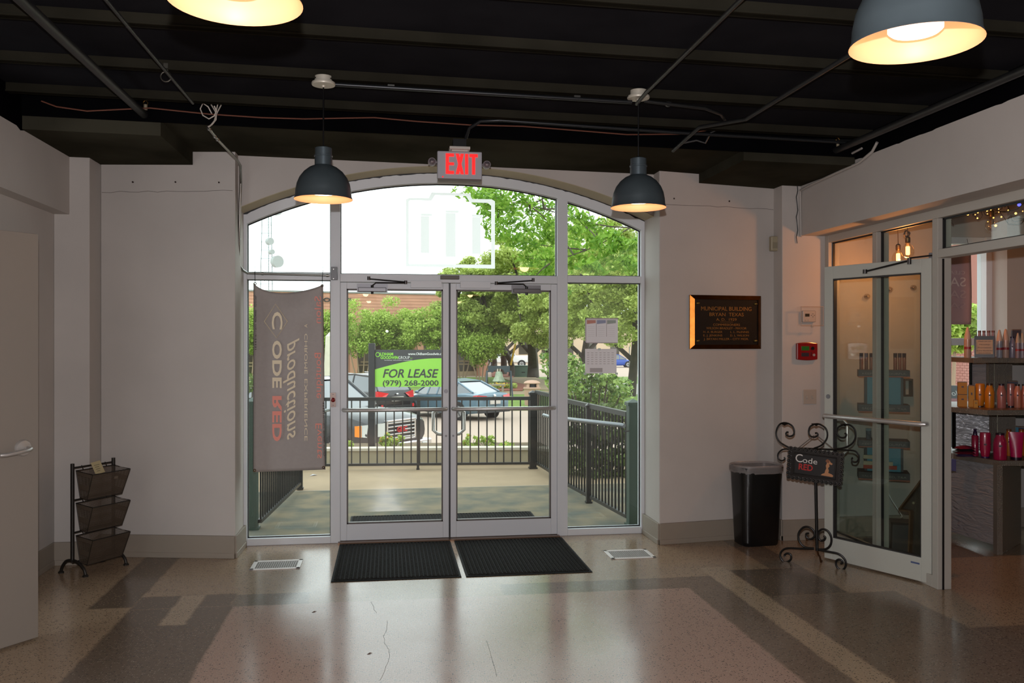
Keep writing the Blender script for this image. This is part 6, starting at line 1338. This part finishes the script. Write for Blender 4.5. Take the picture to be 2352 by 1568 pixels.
for s in (-1, 1):
    hl = MB().add([(2.66, s * .52, .76), (2.74, s * .52, 1.04), (2.64, s * .93, 1.02), (2.64, s * .93, .76), (2.79, s * .52, .76), (2.79, s * .52, 1.04)], [(4, 5, 2, 3)]).add([(2.64, s * .93, .76), (2.64, s * .93, 1.02), (2.40, s * 1.0, .99), (2.40, s * 1.0, .77)], [(0, 1, 2, 3)]).build('headlight', LAMPC, tk)
    MB().add([(2.53, s * .975, .76), (2.53, s * .975, 1.0), (2.38, s * 1.01, .99), (2.38, s * 1.01, .77)], [(0, 1, 2, 3)]).build('amber_marker', AMB, hl)
MB().box(2.55, 2.86, -.98, .98, .42, .60).build('chrome_bumper', CHR, tk, bevel=.03); MB().box(2.5, 2.80, -.9, .9, .26, .42).build('air_dam', PLAS, tk, bevel=.02)
for s in (-1, 1): MB().box(2.84, 2.88, s * .72 - .09, s * .72 + .09, .44, .55).build('fog_lamp', LAMPC, tk, bevel=.01); MB().box(.85, 1.05, s * 1.03, s * 1.22, 1.22, 1.42).build('side_mirror', mat('charcoal_truck_paint', '3c4146'), tk, bevel=.03)
# far vehicles
c1 = car('white pickup far behind the oak trunks', 'truck', place(1160, 100), R(180 - 8), 'd8d8d8', TR_S, TR_G, (-1.9, 1.85), .40, 1.0, 'white_paint', name='pickup_truck')
c2 = car('blue car parked far behind the taped notices', 'car', place(1412, 100), R(-8), '1c4aa8', SED_S, SED_G, (-1.38, 1.42), .33, .92, 'blue_paint')
for s in (-1, 1): MB().box(2.3, 2.38, s * .6 - .15, s * .6 + .15, .6, .75).build('light', TAIL, c2)
c3 = car('red car parked far right of the blue one', 'car', place(1500, 99), R(-8), 'a03030', SED_S, SED_G, (-1.38, 1.42), .33, .92, 'red_paint')
c4 = car('silver sedan glimpsed at the left edge of the window', 'car', place(548, 30), R(-20), 'a8acb0', SED_S, SED_G, (-1.38, 1.42), .33, .92, 'silver_paint')

# ================================================================= STREET THINGS
t = empty('trash_can', place(1222, 39.6)); tag(t, 'tan domed concrete trash can beyond the railing', 'trash can'); TC = mat('tan_trash_can', 'b08e7a', .7); kk = 39.6 / 2000
MB().lathe([(.33, 0), (.34, .05), (.36, .78), (.34, .80)], n=24).build('body', TC, t, smooth=True); MB().lathe([(.38, .78), (.40, .80), (.40, .86), (.36, .88)], n=24).build('collar', TC, t, smooth=True)
for k in range(4): a = PI / 4 + k * PI / 2; MB().bar((.33 * math.cos(a), .33 * math.sin(a), .86), (.30 * math.cos(a), .30 * math.sin(a), 1.06), .16, .05, (math.cos(a), math.sin(a), 0)).build('pillar', TC, t)
MB().lathe([(.37, 1.04), (.38, 1.07), (.33, 1.13), (.2, 1.18), (.01, 1.2)], n=24).build('dome', TC, t, smooth=True); MB().lathe([(.24, .8), (.24, 1.04)], n=16).build('liner', PLAS, t)
# bell in its frame
zb_ = 46.; t = empty('bell_support', place(1146, zb_), -YAW); tag(t, 'dark steel frame carrying the old bell', 'frame'); kb = zb_ / 2000; BF = mat('slate_steel', '3c444c', .5, .4)
hw = .56
MB().prism([(-.58, 1.33), (.58, 1.33), (.58, 1.66), (-.58, 1.66)][:0] + [(-.58, 1.66), (-.58, 1.33), (-.38, 1.33)] + [(.30 * math.cos(a), 1.30 + .22 * math.sin(a)) for a in [PI - PI * k / 10 for k in range(11)]] + [(.38, 1.33), (.58, 1.33), (.58, 1.66)], -.06, .06, FRONT).build('yoke_beam', BF, t)
for s in (-1, 1):
    MB().bar((s * .62, 0, 1.40), (s * .60, .35, 0), .07, .07).build('leg', BF, t); MB().bar((s * .62, 0, 1.40), (s * .72, -.45, 0), .07, .07).build('leg', BF, t)
    MB().box(s * .56, s * .78, -.5, .4, 0, .05).build('sill', BF, t)
bl_ = empty('bell', place(1146, zb_) + Vector((0, 0, .85)), -YAW); tag(bl_, 'weathered green bronze bell hanging in the steel frame', 'bell')
MB().lathe([(.34, 0), (.335, .04), (.27, .14), (.21, .28), (.185, .42), (.15, .5), (.05, .53)], n=28).build('body', mat('verdigris_bronze', 'a2ab96', .6, .3, vary=(5, .3)), bl_, smooth=True); MB().tube([(0, 0, .5), (0, 0, .68)], .05, 8).build('crown', mat('verdigris_dark', '5c5a48', .6, .3), bl_); MB().ball((0, 0, -.02), .05, 10, 6).build('clapper', PLAS, bl_)
t = empty('bench', place(1130, 50), -YAW); tag(t, 'low grey stone bench behind the bell', 'bench'); ST = mat('grey_stone', '8f8676', .8); MB().box(-.75, .75, -.2, .2, .42, .50).build('seat', ST, t)
for s in (-.62, .62): MB().box(s - .06, s + .06, -.16, .16, 0, .42).build('leg', ST, t)
t = empty('utility_box', place(1195, 73), -YAW); tag(t, 'green metal utility cabinet beside the widest oak', 'cabinet'); UG = mat('utility_green', '51665a', .6); MB().box(-.62, .62, -.4, .4, 0, .88).build('housing', UG, t, bevel=.02); MB().box(-.66, .66, -.44, .44, .88, .95).build('lid', UG, t, bevel=.02); MB().box(.1, .4, -.41, -.4, .35, .42).build('sticker', BLKPL, t)
run('guy_wire_cover', [DP(1184, 790, 60), DP(1173, 838, 60)], .07, mat('guy_yellow', 'c9a02a', .5), 'yellow plastic cover on a slanted guy wire', 'cover', 8)
bb = DP(757, 784, 50); t = empty('obelisk', (bb.x, bb.y, -1.3), -YAW); tag(t, 'pale stone obelisk left of the doors', 'monument'); OB = mat('pale_limestone', 'cfc9b8', .7, vary=(3, .1))
MB().add([(-.30, -.3, 0.5), (.30, -.3, .5), (.30, .3, .5), (-.30, .3, .5), (-.19, -.19, 3.25), (.19, -.19, 3.25), (.19, .19, 3.25), (-.19, .19, 3.25), (0, 0, 3.5)], [(0, 1, 5, 4), (1, 2, 6, 5), (2, 3, 7, 6), (3, 0, 4, 7), (4, 5, 8), (5, 6, 8), (6, 7, 8), (7, 4, 8)]).build('shaft', OB, t)
MB().box(-.5, .5, -.5, .5, .25, .5).build('plinth', OB, t); MB().box(-.65, .65, -.65, .65, 0, .25).build('base', OB, t)
t = empty('flower_bed', place(1147, 53)); tag(t, 'bed of yellow flowers in the red mulch below the bell', 'plant'); leaves('foliage', [(tuple(place(1147, 53) + Vector((x * .4, 0, .22))), (.35, .4, .2), 150) for x in range(-2, 3)], .09, OAKM, t, 71, origin=place(1147, 53)); leaves('flowers', [(tuple(place(1147, 53) + Vector((0, -.3, .35))), (.95, .3, .12), 60)], .09, mat('yellow_flower', 'e8b820', .6), t, 72, 1.0, origin=place(1147, 53))
# street post
run('sign_pole', [place(1446, 60), place(1446, 60) + Vector((0, 0, 2.6))], .04, GALV, 'thin grey street pole at the far right', 'pole', 8)

# ================================================================= BRICK BUILDING across the street
BO = DP(540, 784, 67.3); B1 = DP(1124, 784, 74.5); BO.z = B1.z = -1.3; byaw = math.atan2((B1 - BO).y, (B1 - BO).x); bu_ = (B1 - BO).normalized(); bn_ = Vector((bu_.y, -bu_.x, 0))
def BL(px, py):
    a = Vector(ray(px, py)); tt = BO.dot(bn_) / (a.x * bn_.x + a.y * bn_.y); p = Vector((a.x * tt, a.y * tt, EYE + a.z * tt)); return (p - BO).dot(bu_), p.z + 1.3
t = empty('brick_building', BO, byaw); tag(t, 'long flat-roofed brick building with brick pillars across the street', 'building'); BK2 = mat('orange_brown_brick', 'cc967c', .85, vary=(1.2, .12)); LB_ = BL(1122, 800)[0]; TOP = BL(800, 673)[1]; LOW = BL(850, 760)[1]
x_left = -14
MB().box(x_left, LB_, 0, .4, LOW, TOP).build('upper_wall', BK2, t)
for k in range(11):
    zz = LOW + .2 + k * (TOP - LOW - .3) / 11; MB().box(x_left, LB_, -.012, 0, zz, zz + .03).build('brick_course', mat('mortar_line', 'a87a62', .9), t)
MB().box(x_left, LB_ + .1, -.1, .5, TOP, TOP + .12).build('coping', mat('grey_coping', '8d8f8c', .6), t)
MB().box(x_left, LB_, .0, 3, LOW - .55, LOW).build('soffit', mat('tan_soffit', 'b5a384', .8), t)
MB().box(x_left, LB_, 3, 14, 0, TOP - .1).build('back_mass', BK2, t); MB().box(x_left, LB_, .3, 3, TOP - .15, TOP).build('roof', mat('grey_coping', '8d8f8c', .6), t)
WN = mat('bronze_window_glass', '3a3222', .12, spec=.8); MUL = mat('bronze_mullion', '8f7d60', .5)
xs3 = [BL(px, 800)[0] for px in (506, 657, 812, 964, 1112)]
for i, x in enumerate(xs3): MB().box(x - .3, x + .3, -.15, 3, 0, LOW).build('pillar', BK2, t)
for i in range(4):
    a, c = xs3[i] + .3, xs3[i + 1] - .3; w_ = MB().box(a, c, 1.2, 1.3, .35, LOW - .5).build('window', WN, t)
    for q_ in (0, .33, .66, 1.0): MB().box(a + (c - a) * q_ - .05, a + (c - a) * q_ + .05, 1.12, 1.2, .35, LOW - .5).build('mullion', MUL, w_)
    for zz in (.35, 1.0): MB().box(a, c, 1.12, 1.2, zz - .05, zz + .05).build('transom', MUL, w_)
    MB().box(a, c, 1.1, 1.4, 0, .35).build('sill_wall', mat('tan_sill', 'a8977c', .8), t)
    MB().box(a + .5, c - .5, 1.18, 1.195, 1.2, 1.32).build('blind', MUL, w_)
xa = BL(742, 688)[0]; xb = BL(807, 688)[0]; zz = BL(775, 693)[1]
o = text('OFFICE', .45, mat('dark_bronze_letters', '2e2a28', .5), 'lettering', t, Matrix.Identity(4), align='LEFT', extrude=.03, bold=.012); L = max(v.co.x for v in o.data.vertices); o.data.transform(front(xa, -.05, zz) @ Matrix.Diagonal(((xb - xa) / L, 1, 1, 1)))
# far pale building behind the oaks
p = DP(1300, 784, 118); t = empty('pale_building', (p.x, p.y, -1.3), -YAW); tag(t, 'long pale beige building far behind the oaks', 'building')
MB().box(-11, 16, 0, 8, 0, 5.2).build('walls', mat('pale_stucco', 'c9b297', .9, vary=(.6, .08)), t); MB().box(-11.2, 16.2, -.2, 8.2, 5.2, 5.5).build('roof_edge', mat('grey_coping', '8d8f8c', .6), t)
for k in range(8): MB().box(-9.5 + k * 3.1, -8.3 + k * 3.1, -.03, .05, 1.2, 3.2).build('window', WN, t)
# shop-side brick wall, bush and pole seen through the shop window
q0, q1 = DP(2120, 784, 30), DP(2420, 784, 24); q0.z = q1.z = -1.2; ya_ = math.atan2((q1 - q0).y, (q1 - q0).x); L_ = (q1 - q0).length
t = empty('brick_wall_building', q0, ya_); tag(t, 'red brick building seen through the shop window', 'building'); RBK = mat('dusty_red_brick', '9c6a60', .9)
MB().box(1.45, L_, 0, .3, 0, 6).build('wall', RBK, t)
bm = None
for r_ in range(36):
    for c_ in range(9):
        x = 1.47 + c_ * .225 + (r_ % 2) * .11; z = .05 + r_ * .085
        if bm is None: bm = MB().box(0, .205, -.012, .0, 0, .068).build('brick', mat('brick_face', 'a8746a', .9, vary=(.8, .25), coords='Object'), t, (x, 0, z))
        elif r_ * 9 + c_ < 290: o = bm.copy(); o.location = (x, 0, z); COL.objects.link(o)
MB().box(1.2, 1.45, -.1, .3, 0, 7).build('pale_column', mat('pale_limestone', 'cfc9b8', .7), t)
pp = DP(2196, 784, 22); B0 = Vector((pp.x, pp.y, -1.08)); cl = cl_fill(B0 + Vector((-.15, 0, .55)), (.5, .5, .45), 16, .22, 140, rg)
shrub('round green bush outside the shop window', B0, cl, HOL, .06, 81)
pp = DP(2180, 740, 21); B0 = Vector((pp.x, pp.y, -1.08)); cl = cl_fill(DP(2200, 750, 21), (.9, .8, .5), 34, .3, 150, rg)
tree('bright leafy tree outside the shop window', B0, [([B0, B0 + Vector((.1, 0, 1.5)), DP(2195, 750, 21)], .07, .03)], cl, CRAP, BARKP, .09, 82, limbs=10)
patch('path_3', [(2100, 990), (2420, 990), (2420, 875), (2100, 875)], -1.0, mat('bright_walk', 'c9bfb2', .8), 'pale walk outside the shop')
pp = DP(2224, 784, 19); t = empty('bollard', (pp.x, pp.y, -1.05)); tag(t, 'blue grey utility bollard outside the shop window', 'bollard'); MB().box(-.08, .08, -.08, .08, 0, .75).build('body', mat('bollard_blue', '7d8f9c', .5), t, bevel=.02); MB().box(-.09, .09, -.09, .09, .75, .8).build('cap', mat('bollard_blue', '7d8f9c', .5), t, bevel=.02)
pp = DP(2187, 925, 9.5); t = empty('shop_board', pp); t.rotation_euler = (0, 0, -R(30)); tag(t, 'grey board with mirrored script outside the shop window', 'sign'); MB().box(-.2, .2, -.01, .01, 0, .19).build('board', mat('board_grey', '4f5458', .6), t)
o = text('Hotto', .08, mat('board_script', 'b5b8b8', .6), 'lettering', t, Matrix.Identity(4), shear=.3); o.data.transform(front(0, -.012, .08) @ MI)
MB().box(-.2, .2, -.012, -.01, .01, .05).build('red_line', mat('board_red', '8a6468', .6), t); MB().box(-.02, .02, -.02, .02, -1.6, 0).build('pole', PLAS, t)

# ================================================================= RADIO TOWER
p = DP(614, 784, 130); t = empty('radio_tower', (p.x, p.y, -1.3), -YAW); tag(t, 'pale lattice radio tower with round dishes', 'tower'); TW = mat('tower_pale_grey', '6f7d7d', .6); k = 130 / 2000
def tz(py): return EYE + 1.3 + (784 - py) * k
h0, h1 = tz(700), tz(440); wb, wt_ = .92, .62; legs = []
for s, d_ in ((-1, -.5), (1, -.5), (0, .9)):
    MB().tube([(s * wb * 1.4, d_, 0), (s * wb, d_ * .9, h0), (s * wt_, d_ * .7, h1)], .055, 6).build('leg', TW, t)
nb_ = 17
for i in range(nb_):
    za = 4 + (h1 - 4) * i / nb_; zb2 = 4 + (h1 - 4) * (i + 1) / nb_; wa = wb * 1.25 + (wt_ - wb * 1.25) * i / nb_; wc = wb * 1.25 + (wt_ - wb * 1.25) * (i + 1) / nb_
    MB().tube([(-wa, -.45, za), (wa, -.45, za)], .03, 4).tube([(-wa, -.45, za), (wc, -.4, zb2)], .02, 4).tube([(wa, -.45, za), (-wc, -.4, zb2)], .02, 4).tube([(wa, -.45, za), (0, .7, zb2)], .02, 4).build('brace', TW, t)
DW = mat('dish_white', '9aa09d', .6); 
for px, py, r_, d_, lab in [(641, 602, 17, -1, 'a'), (628, 580, 7, 0, 'b'), (624, 556, 10, 0, 'c'), (641, 487, 12, -1, 'd')]:
    x = (px - 614) * k; z = tz(py); rr_ = r_ * k * .8
    MB().tube([(x - .3, -.7, z), (x + .25, -1.3, z)], rr_, 20).build('dish', DW, t, smooth=True); MB().tube([(.7, -.4, z), (x, -.8, z)], .05, 6).build('dish_mount', TW, t)
